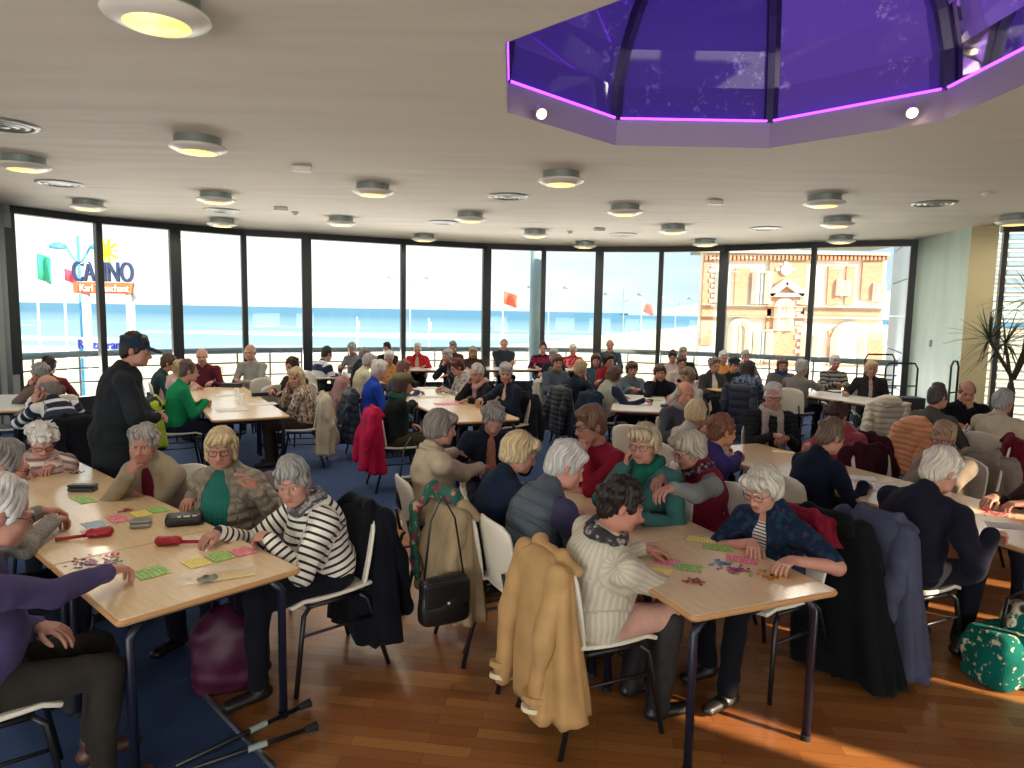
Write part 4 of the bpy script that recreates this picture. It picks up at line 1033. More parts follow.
a = MB(); q = sl_(137, 290); a.lathe([(.12, -.35), (.16, -.1), (.10, .2), (.04, .5)], q, 12); a.build('bottle_emblem', plain('bottle_emblem', '#9fb6b8', .4), sg, smooth=True)
m_blue = plain('blue_sign_letters', '#2a3fc8', .4)
o = empty('restaurant_sign', aty(101, 345, SY + .6)); tag(o, 'white board with blue lettering under the casino sign', 'sign')
a = MB(); a.box((0, .08, 0), (2.2, .06, .62)); a.build('board', plain('white_sign_board', '#e9edf0', .5), o); text('Restaurant', 'letters_restaurant', (0, 0, 0), .52, m_blue, o, 1.9, .03)
a = MB(); a.tube([(-.85, .12, -7), (-.85, .12, 0)], .12, 10); a.tube([(.85, .12, -7), (.85, .12, 0)], .07, 10); a.build('post', plain('lamp_post_paint', '#4aa3cf', .5), o)
o = empty('round_signs', aty(88, 372, SY + 1.6)); o.name = 'roundel_sign'; tag(o, 'pale blue post carrying small round blue signs at the left window', 'sign')
for k in range(3):
    a = MB(); a.tube([(-.05, -.03, -.75 * k + .35), (-.05, .03, -.75 * k + .35)], .24, 20); a.build('disc', plain('roundel_blue', '#5b79c9', .5), o)
a = MB(); a.tube([(-.05, .1, -5), (-.05, .1, 1.0)], .05, 8); a.build('post', plain('lamp_post_paint', '#4aa3cf', .5), o)

# seaside villa of orange brick and white stone
VY = 40.0
vl = empty('seaside_villa', (aty(790, 300, VY)[0], VY, GZ)); tag(vl, 'orange brick and white stone seaside villa outside the right windows', 'villa')
VX0, VX1 = aty(703, 300, VY)[0], aty(884, 300, VY)[0]
def vp(x, y): 
    q = aty(x, y, VY); return np.array([q[0] - vl.location[0], 0, q[2] - GZ])
m_brick, nt, b = new_mat('orange_brick'); br = N(nt, 'ShaderNodeTexBrick'); br.inputs['Scale'].default_value = 4
tc = N(nt, 'ShaderNodeTexCoord'); mp = N(nt, 'ShaderNodeMapping'); mp.inputs['Rotation'].default_value = (PI / 2, 0, 0); nt.links.new(tc.outputs['Object'], mp.inputs[0]); nt.links.new(mp.outputs[0], br.inputs[0])
br.inputs['Color1'].default_value = (*lin('#c0917a'), 1); br.inputs['Color2'].default_value = (*lin('#b27c64'), 1); br.inputs['Mortar'].default_value = (*lin('#c9a080'), 1); nt.links.new(br.outputs[0], b.inputs['Base Color']); b.inputs['Roughness'].default_value = .85
m_stone = plain('white_limestone', '#ded6c6', .85, var=.06, vscale=.6); m_slate = plain('blue_slate', '#6b7a88', .6, var=.1, vscale=3); m_wpane = plain('villa_window_glass', '#8f989a', .15); m_shut = plain('beige_roller_blind', '#b8ab94', .7)
def vbox(name, x0, y0, x1, y1, dep, m, back=0.0, parent=None, bevel=0):
    a, c_ = vp(x0, y0), vp(x1, y1); mb = MB(); mb.box(((a[0] + c_[0]) / 2, dep / 2 - dep + back, (a[2] + c_[2]) / 2), (abs(c_[0] - a[0]), dep, abs(a[2] - c_[2]))); return mb.build(name, m, parent or vl, bevel=bevel)
a, c_ = vp(703, 252), vp(884, 300); mb = MB(); mb.box(((a[0] + c_[0]) / 2, .25, a[2] / 2), (c_[0] - a[0], .5, a[2])); mb.build('wall', m_stone, vl)
mb = MB(); x0, x1, z0 = vp(700, 250)[0], vp(800, 250)[0], vp(700, 252)[2]
mb.rings([[(x0, -.2, z0), (x1, -.2, z0), (x1, 2.2, z0), (x0, 2.2, z0)], [(x0 + .3, .8, z0 + 3), (x1 - .3, .8, z0 + 3), (x1 - .3, 1.6, z0 + 3), (x0 + .3, 1.6, z0 + 3)]]); mb.build('roof', m_slate, vl)
mb = MB(); x0, x1, z0 = vp(800, 250)[0], vp(884, 250)[0], vp(800, 246)[2]
mb.rings([[(x0, -.3, z0), (x1 + .3, -.3, z0), (x1 + .3, 2.2, z0), (x0, 2.2, z0)], [(x0 + .3, .8, z0 + 3), (x1 - .3, .8, z0 + 3), (x1 - .3, 1.6, z0 + 3), (x0 + .3, 1.6, z0 + 3)]]); mb.build('roof', m_slate, vl)
for x0, x1, y0, y1 in ((703.5, 711, 262, 345), (735, 748, 268, 305), (769, 800, 262, 365), (828, 838, 266, 305), (846, 852, 266, 305), (862, 880, 262, 300), (726, 770, 308, 316), (800, 880, 309, 316), (828, 880, 330, 366)): vbox('brick_panel', x0, y0, x1, y1, .14, m_brick)
for x0, x1, y0, y1 in ((700, 886, 250, 256), (700, 886, 305, 308), (700, 886, 316, 319)): vbox('cornice', x0, y0, x1, y1, .45, m_stone)
for k in range(46):
    if k % 1 == 0: vbox('dentil', 704 + k * 4, 256, 706 + k * 4, 260.5, .32, plain('brick_dentil', '#b3856a', .85))
for k in range(9): vbox('quoin', 710.5 - (k % 2) * 1.8, 264 + k * 5, 714, 267.5 + k * 5, .2, m_stone)
for k in range(9): vbox('quoin', 796 - (k % 2) * 2, 300 + k * 7, 801, 304 + k * 7, .2, m_stone)
def vwin(x0, y0, x1, y1, arch, m=None):
    a, c_ = vp(x0, y0), vp(x1, y1); w_ = c_[0] - a[0]; cx = (a[0] + c_[0]) / 2; r_ = w_ / 2
    pts = [(c_[0], c_[2]), (c_[0], a[2] - (r_ if arch else 0))]
    if arch: pts += [(cx + r_ * math.cos(t_), a[2] - r_ + r_ * math.sin(t_)) for t_ in [PI * i / 10 for i in range(1, 10)]]
    pts += [(a[0], a[2] - (r_ if arch else 0)), (a[0], c_[2])]
    f_ = MB(); f_.tube([(x, -.18, z) for x, z in pts], .22, 4); fo = f_.build('window', m_stone, vl)
    p_ = MB(); p_.add([(x, -.17, z) for x, z in pts], [tuple(range(len(pts)))]); p_.add([(x, -.03, z) for x, z in pts], [tuple(range(len(pts)))[::-1]]); p_.build('pane', m or m_wpane, fo)
    mu = MB(); mu.box((cx, -.19, (a[2] + c_[2]) / 2), (.07, .05, a[2] - c_[2])); mu.build('mullion', m_stone, fo)
vwin(777, 301, 788, 331, True, plain('villa_white_blind', '#d6d2c8', .6)); vwin(755, 272, 766, 304, False); vwin(756, 330, 767, 362, False); vwin(731, 321, 746, 362, True, m_shut); vwin(838.5, 281, 845, 296, False); vwin(883 - 8, 284, 880, 302, False)
vwin(834, 325, 860, 362, True, plain('villa_white_blind', '#d6d2c8', .6)); vwin(803, 290, 814, 305, False, plain('villa_white_blind', '#d6d2c8', .6)); vwin(803, 334, 814, 362, False, plain('villa_white_blind', '#d6d2c8', .6)); vwin(718, 272, 724, 303, False)
pd = MB(); l_, t_, r_ = vp(767, 295), vp(784, 282), vp(801, 295); pd.bar(l_ + (0, -.3, 0), t_ + (0, -.3, 0), .4, .35); pd.bar(t_ + (0, -.3, 0), r_ + (0, -.3, 0), .4, .35); pd.bar(l_ + (0, -.3, 0), r_ + (0, -.3, 0), .4, .2); pd.build('pediment', m_stone, vl)
for q in ((775, 268, 779, 271), (790, 268, 794, 271), (783, 262, 787, 265)): vbox('stone_block', *q, .2, m_stone)
mb = MB(); q = vp(785, 270); mb.tube([q + (0, -.05, 0), q + (0, -.25, 0)], .32, 18); mb.build('medallion', m_stone, vl)
# grey clad return of the hall itself, outside at the right end
m_clad = plain('blue_grey_cladding', '#a3b0b6', .5)
cw = empty('cladding_wall'); q0 = np.array([*WP[12], 0]); 
a_, b_ = aty(893, 300, float(WP[12][1]) + 3.2), np.array([WP[12][0] + .12, WP[12][1] + .3, 0])
for k in range(7):
    mb = MB(); z = -1 + k * .75; p0, p1 = np.array([a_[0], a_[1], z + .365]), np.array([b_[0], b_[1], z + .365]); mb.bar(p0, p1, .12, .73); mb.build('panel', m_clad, cw, bevel=.01)
tag(cw, kind='structure')
# low white posts / parked things on the promenade
# ------------------------------------------------------------------ tables
m_beech, nt, b = new_mat('beech_laminate'); n1 = noise(nt, 9, 4, stretch=(1, 9, 1))
nt.links.new(mixrgb(nt, ramp(nt, n1, .3, .75), lin('#d9bc92'), lin('#e6cca2')), b.inputs['Base Color']); b.inputs['Roughness'].default_value = .25; b.inputs['Specular IOR Level'].default_value = .6; b.inputs['Coat Weight'].default_value = .25; b.inputs['Coat Roughness'].default_value = .12
m_edge = plain('beech_edge_band', '#b98b5a', .5); m_leg = plain('dark_navy_tube', '#15182a', .4); m_rubber = plain('black_rubber', '#0d0d0e', .8)
m_white_top = plain('pale_grey_laminate', '#d6d4cf', .3)
TOPZ = .74
def table(cx, cy, ang, L, W, label, group=None, top=None, rnd=.02):
    """L along the local x axis, turned by ang degrees"""
    o = empty('folding_table', (cx, cy, 0), math.radians(ang)); tag(o, label, 'table', group)
    r = rnd; pts = []
    for sx_, sy_, a0 in ((1, 1, 0), (-1, 1, 90), (-1, -1, 180), (1, -1, 270)):
        for k in range(6):
            a = math.radians(a0 + 18 * k); pts.append((sx_ * (L / 2 - .004 - r) + r * math.cos(a), sy_ * (W / 2 - .004 - r) + r * math.sin(a)))
    a = MB(); a.prism(pts, TOPZ - .028, TOPZ, 0); t = a.build('tabletop', [top or m_beech], o, bevel=.002)
    a = MB(); a.tube([(x * 1.0, y * 1.0, TOPZ - .014) for x, y in pts], .0135, 6, closed=True); a.build('edge_band', m_edge, t)
    ix, iy = L / 2 - .07, W / 2 - .06
    for s in (-1, 1):
        for q in (-1, 1):
            a = MB(); a.tube([(s * ix, q * (iy - .05), TOPZ - .05), (s * ix, q * iy, TOPZ - .11), (s * ix, q * iy, .012)], .019, 10); lg = a.build('leg', m_leg, o, smooth=True)
            a = MB(); a.lathe([(.023, 0), (.023, .03)], (s * ix, q * iy, 0), 12); a.build('foot_cap', m_rubber, lg)
        a = MB(); a.tube([(s * ix, -iy + .03, TOPZ - .05), (s * ix, iy - .03, TOPZ - .05)], .015, 8); a.tube([(s * ix, 0, TOPZ - .05), (s * ix * .35, 0, TOPZ - .04)], .008, 6); a.build('crossbar', m_leg, o)
    a = MB()
    for q in (-1, 1): a.box((0, q * (W / 2 - .10), TOPZ - .045), (L - .18, .025, .035))
    a.build('under_frame', m_leg, o)
    return o
def row(P, d, W, lens, labels, side, **kw):
    """tables end to end: P = near corner, d = direction of the row, side = which way the width goes"""
    d = unit(d); n = np.array([-d[1], d[0]]) * side; s = 0.0
    for L, lb in zip(lens, labels):
        c = np.array(P) + d * (s + L / 2) + n * W / 2; table(c[0], c[1], math.degrees(math.atan2(d[1], d[0])), L - .004, W, lb, **kw); s += L
row((-.97, 3.11), (-.745, .665), .78, (.84, 1.6, .84), ('beech folding table nearest the camera on the left, with red hammers and bingo cards', 'second beech table of the left row, under the black spectacle case', 'third beech table of the left row, in front of person in pink stripes'), 1)
row((1.47, 2.96), (-.38, .925), .78, (.83, 1.15), ('beech folding table nearest the camera in the middle, with coloured tokens', 'second beech table of the middle row, under the black pouch'), 1)
row((3.60, 3.60), (-.40, .92), .80, (1.6, 1.55), ('beech table of the right row, cut by the right picture edge', 'far beech table of the right row, beside person in grey scarf'), 1)
row((-2.47, 7.62), (-.50, .866), .80, (1.6, 1.65), ('near table of the left window row, beside person in green sweatshirt', 'far table of the left window row, in front of person in burgundy cardigan'), 1, rnd=.06)
row((.12, 7.72), (-.42, .908), .80, (1.65, 1.65), ('near table of the central row, in front of person in navy blazer', 'far table of the central row, beside person in dark jacket with hand on chin'), 1, rnd=.10)
table(1.75, 9.35, 80, 1.75, .72, 'small table right of centre, beside person in pale grey vest', rnd=.12, top=m_white_top)
table(5.05, 10.35, 117, 1.6, .80, 'white-looking table by the villa windows, in front of person in dark blazer', rnd=.08, top=m_white_top)
table(3.45, 11.75, 115, 1.5, .80, 'table by the window post, between person in orange top and person in checked navy', rnd=.05)
for cx, cy, lb in ((-1.55, 14.2, 'long white table by the windows, in front of person in red cardigan'), (-.05, 14.62, 'long white table by the windows, in front of person with folded arms'), (1.45, 14.85, 'white table by the windows, in front of person in burgundy and black')):
    table(cx, cy, 14, 1.55, .7, lb, 'tables along the sea windows', m_white_top)
table(-3.0, 12.4, 25, 1.2, .7, 'small table by the left windows, between two persons in grey and navy', top=m_white_top)
table(-6.2, 8.3, 110, 1.6, .8, 'table at the far left edge, in front of person in navy stripes', top=m_white_top)
table(5.0, 7.0, 100, 1.6, .8, 'table on the far right, in front of person in dark top wiping nose')

# ------------------------------------------------------------------ chairs: cream shell on black tube legs
m_shell = plain('cream_plastic_shell', '#d8d2c0', .38); m_tube = plain('black_steel_tube', '#121316', .4)
def make_chair():
    o = empty('stacking_chair')
    def sheet(rows, th):
        R = []
        for pts in rows:
            n = len(pts); loop = [np.array(p) for p in pts]; R.append(loop)
        n = len(R[0]); V = [p for r in R for p in r]; F = [(i * n + j, i * n + j + 1, (i + 1) * n + j + 1, (i + 1) * n + j) for i in range(len(R) - 1) for j in range(n - 1)]
        return V, F
    rows = []
    for i in range(8):
        v = i / 7; y = .225 - .44 * v; hw = (.205 - .03 * (1 - v) ** 3) ; z = .455 - .012 * math.sin(PI * v) + .012 * v - (.03 * max(0, .15 - v) / .15)
        rows.append([(hw * u, y, z + .012 * u * u) for u in np.linspace(-1, 1, 9)])
    V, F = sheet(rows, .02); s_ = mesh_obj('seat', V, F, m_shell, o); md = s_.modifiers.new('s', 'SOLIDIFY'); md.thickness = .02; md = s_.modifiers.new('b', 'BEVEL'); md.width = .006; md.segments = 2
    rows = []
    for i in range(10):
        v = i / 9; z = .475 + .385 * v; hw = .200 + .012 * math.sin(PI * v); 
        if v > .8: hw -= .07 * ((v - .8) / .2) ** 2.2
        y = -.205 - .065 * v; rows.append([(hw * u, y + .035 * u * u - .01, z - (.0 if v < .9 else .012 * u * u)) for u in np.linspace(-1, 1, 9)])
    V, F = sheet(rows, .02); s_ = mesh_obj('backrest', V, F, m_shell, o); md = s_.modifiers.new('s', 'SOLIDIFY'); md.thickness = .018; md = s_.modifiers.new('b', 'BEVEL'); md.width = .006; md.segments = 2
    for s in (-1, 1):
        a = MB(); a.tube([(s * .17, .13, .435), (s * .185, .17, .40), (s * .225, .235, .008)], .0125, 8); a.build('leg', m_tube, o, smooth=True)
        a = MB(); a.tube([(s * .17, -.15, .435), (s * .185, -.19, .40), (s * .225, -.30, .008)], .0125, 8); a.build('leg', m_tube, o, smooth=True)
    a = MB()
    for s in (-1, 1): a.tube([(s * .17, .14, .435), (s * .17, -.16, .435)], .0125, 8); a.tube([(s * .195, .19, .30), (s * .20, -.22, .30)], .008, 6)
    a.tube([(-.17, .13, .435), (.17, .13, .435)], .011, 8); a.tube([(-.17, -.15, .435), (.17, -.15, .435)], .011, 8); a.build('frame', m_tube, o, smooth=True)
    for s in (-1, 1): a = MB(); a.tube([(s * .15, -.16, .437), (s * .15, -.215, .455), (s * .15, -.245, .60)], .011, 8); a.build('back_support', m_tube, o, smooth=True)
    return o
CHAIR0 = make_chair(); _first = [True]
def chair(x, y, yaw, label):
    o = CHAIR0 if _first[0] else copy_tree(CHAIR0); _first[0] = False
    o.location = (x, y, 0); o.rotation_euler = (0, 0, math.radians(yaw)); tag(o, label, 'chair', 'cream stacking chairs of the hall'); return o

# ------------------------------------------------------------------ coats hung over chair backs
def coat(x, y, yaw, mat, label, ln=.55, width=.25, style='plain', lining=None, sleeve=.52, seed=1, puff=False, openness=0.0, hood=False, trim=None, skew=0.0, name='coat', sleeves=(1, -1), off=(0, 0), sway=0.0):
    o = empty(name, (x, y, 0), math.radians(yaw)); tag(o, label, 'jacket' if name == 'jacket' else 'coat' if name == 'coat' else name)
    rnd = random.Random(seed); n = 44; R = []; W = []; ph = rnd.uniform(0, 6); zt = .885; m_ = 20
    for i in range(m_ + 1):
        v = i / m_; z = zt - ln * v; 
        sh = min(1, v / .10); shz = math.sqrt(max(0, 1 - (1 - sh) ** 2))
        wd = width * (.42 + .58 * shz) + .06 * v * (1 + skew); th = .030 + .045 * shz + .05 * v
        yc = -.262 - .028 * v * (1 - v) - .02; am = .006 + .034 * v
        ring = []
        for j in range(n):
            a = 2 * PI * j / n; c_, s_ = math.cos(a), math.sin(a); e = .75
            px_ = np.sign(c_) * abs(c_) ** e * wd; py_ = np.sign(s_) * abs(s_) ** e * th
            f = am * (math.sin(5 * a + ph + 1.2 * math.sin(v * 3)) * .6 + .5 * math.sin(9 * a + ph * 2 + v * 2) + .3 * math.sin(14 * a + ph))
            if puff: f += .008 * abs(math.sin(PI * (zt - z) / .075))
            ring.append((px_ + f * c_ + (skew * .12 + sway) * v + off[0], yc + off[1] + py_ + f * s_ * .8, z + .012 * math.sin(3 * a + ph) * v + (.03 * shz * (1 - abs(c_)) if v < .2 else 0) * 0)); 
        R.append(ring); W.append([(2 * PI * j / n * .25, v * ln, 0) for j in range(n)])
    V = [p for r in R for p in r]; F = [(i * n + j, i * n + (j + 1) % n, (i + 1) * n + (j + 1) % n, (i + 1) * n + j) for i in range(m_) for j in range(n)]
    F = [f[::-1] for f in F]; F.append(tuple(range(n)))
    bo = mesh_obj('body', V, F, [mat], o, weave=[w for r in W for w in r]); md = bo.modifiers.new('s', 'SOLIDIFY'); md.thickness = .012; md.offset = -1
    for s in sleeves:
        f = Field(); A = np.array([s * (width * .80) + off[0], -.30 + off[1], zt - .07]); B = A + np.array([s * .02 + sway * .4 + rnd.uniform(-.03, .02), -.075, -sleeve * .5]); C_ = B + np.array([sway * .4 + s * rnd.uniform(-.05, .03), -.02 + rnd.uniform(-.03, .02), -sleeve * .5])
        f.cap(A, B, .066, .064, .03, (np.array([0, 1.0, 0]), .72), bone=(0, np.array([0, 1.0, .1]))); f.cap(B, C_, .064, .052, .03, (np.array([0, 1.0, 0]), .72), bone=(sleeve * .5, np.array([0, 1.0, .1])))
        V, F = f.mesh(.013); Wv = f.weave(V); V = wrinkle(V, F, .010, 24, seed + s + 5); so = mesh_obj('sleeve', V, F.astype(np.int32), [mat], o, weave=Wv)
        if trim is not None:
            a = MB(); d = unit(C_ - B); a.tube([C_ - d * .0, C_ + d * .020], [.060, .062], 16, flat=.8); a.build('cuff', trim, so, smooth=False)
            a = MB(); a.tube([C_ - d * .055, C_ - d * .03], [.067, .067], 16, flat=.85); a.build('cuff_strap', mat, so)
            bk = MB(); q = C_ - d * .042 + np.array([s * .0, -.058, 0]); bk.tube([q + (-.02, 0, -.02), q + (.02, 0, -.02), q + (.02, 0, .02), q + (-.02, 0, .02)], .004, 6, closed=True); bk.build('buckle', plain('brass_buckle', '#8c7040', .3, .9), so)
    f = Field()
    if hood:
        f.ell((0, -.30, zt - .03), (.15, .085, .10), None, .03); f.ell((0, -.24, zt + .03), (.12, .07, .05), None, .03); f.cap((-.12, -.26, zt - .02), (.12, -.26, zt - .02), .06, .06, .03)
    else:
        f.cap((-.11, -.255, zt - .012), (.11, -.255, zt - .012), .030, .030, .02); f.cap((-.11, -.255, zt), (-.17, -.21, zt - .06), .034, .028, .02); f.cap((.11, -.255, zt), (.17, -.21, zt - .06), .034, .028, .02)
    V, F = f.mesh(.013); V = wrinkle(V, F, .007, 30, seed + 2); V = V + np.array([off[0], off[1], 0]); mesh_obj('hood' if hood else 'collar', V, F.astype(np.int32), [lining or mat], o, weave=np.stack([V[:, 0], V[:, 2], V[:, 1]], 1))
    return o
def coat_on(key, mat, label, **kw):
    p = PEOPLE[key]; return coat(p['seat'][0], p['seat'][1], p['yaw'], mat, label, **kw)
# ------------------------------------------------------------------ everyone in the hall
C = cloth
GREY = ('#b4b0aa', '#6e6a66'); WHITE = ('#dcd8d0', '#9a958e'); SALT = ('#8e8a86', '#4c4846'); BROWN = ('#5a4030', '#2c1d14'); DARK = ('#2a2019', '#120d0a'); BLOND = ('#cbb78e', '#8a7350'); SAND = ('#b8a07a', '#7c6648'); AUB = ('#5a2a24', '#2a1210')
def h(style, pal): return (style, pal[0], pal[1])
# near left row
person('purple', 'person in purple sweatshirt reaching a hand to the cards, cut by the left edge', 1, 513, -52, C('plain', '#4b4468'), h('thin', WHITE), zh=1.17, lean=10, hyaw=10, hpitch=22, sex='m', glasses=True, pants='#2e2a26', shoes='#4a2c22', fat=.25, hands={'r': (132, 568, .80), 'l': 'lap'}, legs={1: (.12, .43, .12, .40), -1: (-.12, .43, -.12, .40)})
person('greyknit', 'person in grey flecked knit with clasped hands, at the left edge', 3, 467, -46, C('melange', '#a39f98', '#5f5d5a'), h('thin', SALT), zh=1.17, lean=14, hpitch=18, sex='m', glasses=True, hands={'r': (62, 520, .80), 'l': (58, 512, .82)})
person('pinkstripe', 'person in pink and grey striped sweater looking down at the third left table', 42, 440, 222, C('stripes3', '#b99a92', '#77676a', .05, '#d8c4b4'), h('puffy', WHITE), zh=.99, lean=14, hpitch=34, glasses=M_GLASSESR, hands={'r': (28, 474, .77), 'l': (45, 472, .77)}, sleeve=1)
person('cardigan', 'person in beige cardigan over dark red top, chin resting on hand', 143, 444, 162, C('plain', '#94866f'), h('wavy', ('#a9a49c', '#5d564e')), zh=1.08, lean=22, hyaw=32, hpitch=6, hroll=-6, under=C('plain', '#5c1826'), openf=.075, kind='cardigan', hands={'r': 'chin', 'l': (112, 492, .77)})
person('quilted', 'person in beige quilted jacket over teal sweater raising one hand', 221, 448, 166, C('quilt', '#8d8270', per=.06, c3='g'), h('bob', BLOND), zh=1.12, lean=8, hyaw=28, hpitch=8, glasses=True, under=C('knit', '#2c7468', per=.02), openf=.12, kind='jacket', fat=.45, hands={'r': (186, 506, .77), 'l': 'raise'})
person('stripes', 'person in white sweater with dark stripes stretching an arm over the table', 293, 482, 132, C('stripe', '#d6d0c2', '#2c2c30', .036), h('short', ('#a7a4a0', '#55524f')), zh=1.05, lean=18, hyaw=46, hpitch=14, hroll=8, skin='#b08270', fat=.3, vneck=False, pants='#15161d', hands={'r': (204, 541, .775), 'l': 'clasp'}, scarf=('loop', C('check', '#8f8a86', '#4c4a4c', .04)), jowl=1)
person('standing', 'person standing in dark jacket and navy cap behind the left row', 136, 350, -62, C('plain', '#22262a'), h('thin', DARK), zh=1.60, lean=12, hyaw=-12, hpitch=12, sex='m', stand=True, fat=.55, hem=.06, kind='jacket', hat=('baseball', C('plain', '#1e2d3a')), hands={'r': 'front', 'l': 'front'}, pants='#20272b', skin='#a87a66')
# far left table
person('navystripe', 'person in navy and white striped sweater leaning left, bald head', 46, 387, 62, C('stripes3', '#242a38', '#c8c8c4', .11, '#30384a'), h('ring', ('#8c8078', '#5c5048')), zh=1.12, lean=26, hyaw=30, hpitch=5, sex='m', skin='#b28672', hands={'r': 'table', 'l': 'cheek'})
person('greyhairleft', 'person behind the bald navy striped sweater, hand to face, brown coat', 40, 373, 70, C('plain', '#5e4f48'), h('wavy', SALT), zh=1.10, lean=16, hands={'r': 'table', 'l': 'cheek'})
person('darkhairleft', 'person in maroon top behind the navy striped sweater, dark hair turned away', 49, 366, 20, C('plain', '#6a2b30'), h('short', DARK), zh=1.10, lean=8)
# left window row
person('teenback', 'person in dark teal top at the window left of the green sweatshirt', 169, 363, -70, C('plain', '#2c4044'), h('short', BROWN), zh=1.12, lean=16, glasses=True)
person('palepink', 'person in pale pink cardigan half hidden behind the green sweatshirt', 181, 369, -62, C('plain', '#b79f98'), h('wavy', SAND), zh=1.04, lean=20, hpitch=25)
person('green', 'person in bright green sweatshirt seated sideways with tinted spectacles', 189, 371, -58, C('plain', '#157a4c'), h('thin', ('#5c4a3e', '#382a22')), zh=1.18, lean=14, hyaw=4, sex='m', glasses=True, fat=.2, pants='#1f2430', hands='clasp')
person('burgundy', 'person in burgundy cardigan at the far end of the left window row', 202, 356, 200, C('plain', '#5a2430'), h('ring', ('#b5aaa0', '#857a70')), zh=1.17, lean=8, sex='m', hands='table', under=C('plain', '#8c8c90'), vneck=True, kind='cardigan', skin='#b98f7c')
person('greyjumper', 'person in pale grey sweater sitting upright against the sea window', 250, 352, 165, C('plain', '#8f8d88'), h('ring', GREY), zh=1.24, lean=4, sex='m', hands='clasp', hyaw=12, collar=True, jowl=.4)
person('darkcurly', 'person with dark curls half hidden behind the checked blouse', 292, 366, 150, C('plain', '#3c2f30'), h('curly', DARK), zh=1.12, lean=8)
person('checked', 'person in brown checked blouse with a hand raised to the cheek', 296, 377, 100, C('check', '#a08c7c', '#4a3a34', .05, '#c8b8a8'), h('long', BLOND), zh=1.10, lean=8, hyaw=66, hands={'r': 'cheek', 'l': 'cross'}, pants='#3a2e28', fat=.15)
person('navywindow', 'person in navy sweater with pale shoulder stripes at the left window table', 327, 354, -40, C('stripes3', '#28324a', '#b8bcc4', .2, '#40485c'), h('thin', DARK), zh=1.13, lean=18, hpitch=18, sex='m')
person('greywindow', 'person in grey top facing inward by the left sea window', 352, 349, 160, C('plain', '#7b7c80'), h('short', GREY), zh=1.12, lean=10, hpitch=18)
person('darkwindow', 'person in black top behind the orange waistcoat by the window', 387, 348, 180, C('plain', '#2b2b30'), h('short', DARK), zh=1.12, lean=6)
person('orangevest', 'person in orange and yellow top beside the raised blue shoulders', 389, 358, 185, C('floral', '#b88a48', '#a85c48', .05), h('short', WHITE), zh=1.10, lean=10, hpitch=14)
# central row, left side
person('blackcoat', 'person in black coat, farthest in the line of backs on the central row', 365, 355, -66, C('plain', '#24272d'), h('short', SALT), zh=1.13, lean=14)
person('creamjacket', 'person in cream jacket seated between black coat and royal blue', 370, 361, -64, C('plain', '#bdb9a0'), h('bobshort', GREY), zh=1.13, lean=18, hpitch=15)
person('blue', 'person in royal blue sweater on the central row', 380, 370, -66, C('plain', '#1f3f9c'), h('short', ('#d2cec6', '#9b968e')), zh=1.14, lean=14, hpitch=10, sex='m')
person('denim', 'person in slate denim jacket behind the checked flat cap', 404, 369, -60, C('plain', '#3a4b66'), h('short', ('#7a5244', '#4a2c22')), zh=1.10, lean=16)
person('cap', 'person in olive flat cap and black cardigan reaching to the table', 403, 384, -66, C('plain', '#1d2424'), h('bob', BROWN), zh=1.14, lean=8, hpitch=10, hat=('flat', C('melange', '#7c7a52', '#585638')), scarf=('loop', C('plain', '#2c5a48')), kind='cardigan', under=C('plain', '#9cb0c4'), openf=.05, pants='#3f3a30', hands={'r': (440, 397, .78), 'l': 'lap'})
# central row, right side
person('redcardigan', 'person in red cardigan over beige top behind the white window table', 417.5, 349, 184, C('plain', '#a02630'), h('thin', WHITE), zh=1.12, lean=8, under=C('plain', '#a89a86'), openf=.05, kind='cardigan')
person('chinman', 'person in dark jacket resting chin on hand, centre', 447, 356, 140, C('plain', '#2b2e36'), h('short', GREY), zh=1.12, lean=20, hyaw=10, hands={'r': 'chin', 'l': 'table'}, kind='jacket', under=C('plain', '#8d7c7c'), openf=.04)
person('behindchin', 'person in plum top right behind the chin-resting dark jacket', 453, 347, 180, C('plain', '#54303c'), h('short', SALT), zh=1.14, lean=6)
person('longblond', 'person in dark brown cardigan in front of the wide window post, long hair', 473, 352, 184, C('plain', '#3b302e'), h('long', SAND), zh=1.10, lean=6, hpitch=12)
person('folded', 'person in charcoal shirt with folded arms at the window table', 504, 344, 190, C('plain', '#2d333c'), h('ring', GREY), zh=1.22, lean=2, sex='m', hands='cross', fat=.15, hyaw=-10)
person('patterned', 'person in grey patterned blouse and spectacles reading cards on the central row', 457, 367, 112, C('floral', '#a8a29c', '#4e4a50', .03), h('short', AUB), zh=1.11, lean=14, hpitch=20, glasses=True)
person('darkcardigan', 'person in dark cardigan touching a pink scarf on the central row', 477, 373, 128, C('plain', '#202226'), h('wavy', ('#cdc8c0', '#6c6862')), zh=1.12, lean=12, hyaw=18, glasses=True, scarf=('knot', C('plain', '#b88e86')), kind='cardigan', hands={'r': 'cheek', 'l': 'table'})
person('blazer', 'person in navy blazer and pale open shirt facing the camera on the central row', 506, 373, 125, C('plain', '#1e2633'), h('short', GREY), zh=1.15, lean=6, hyaw=50, sex='m', kind='jacket', under=C('plain', '#c9a9a0'), openf=.05, vneck=True, hands={'r': (468, 407, .78), 'l': (492, 402, .78)})
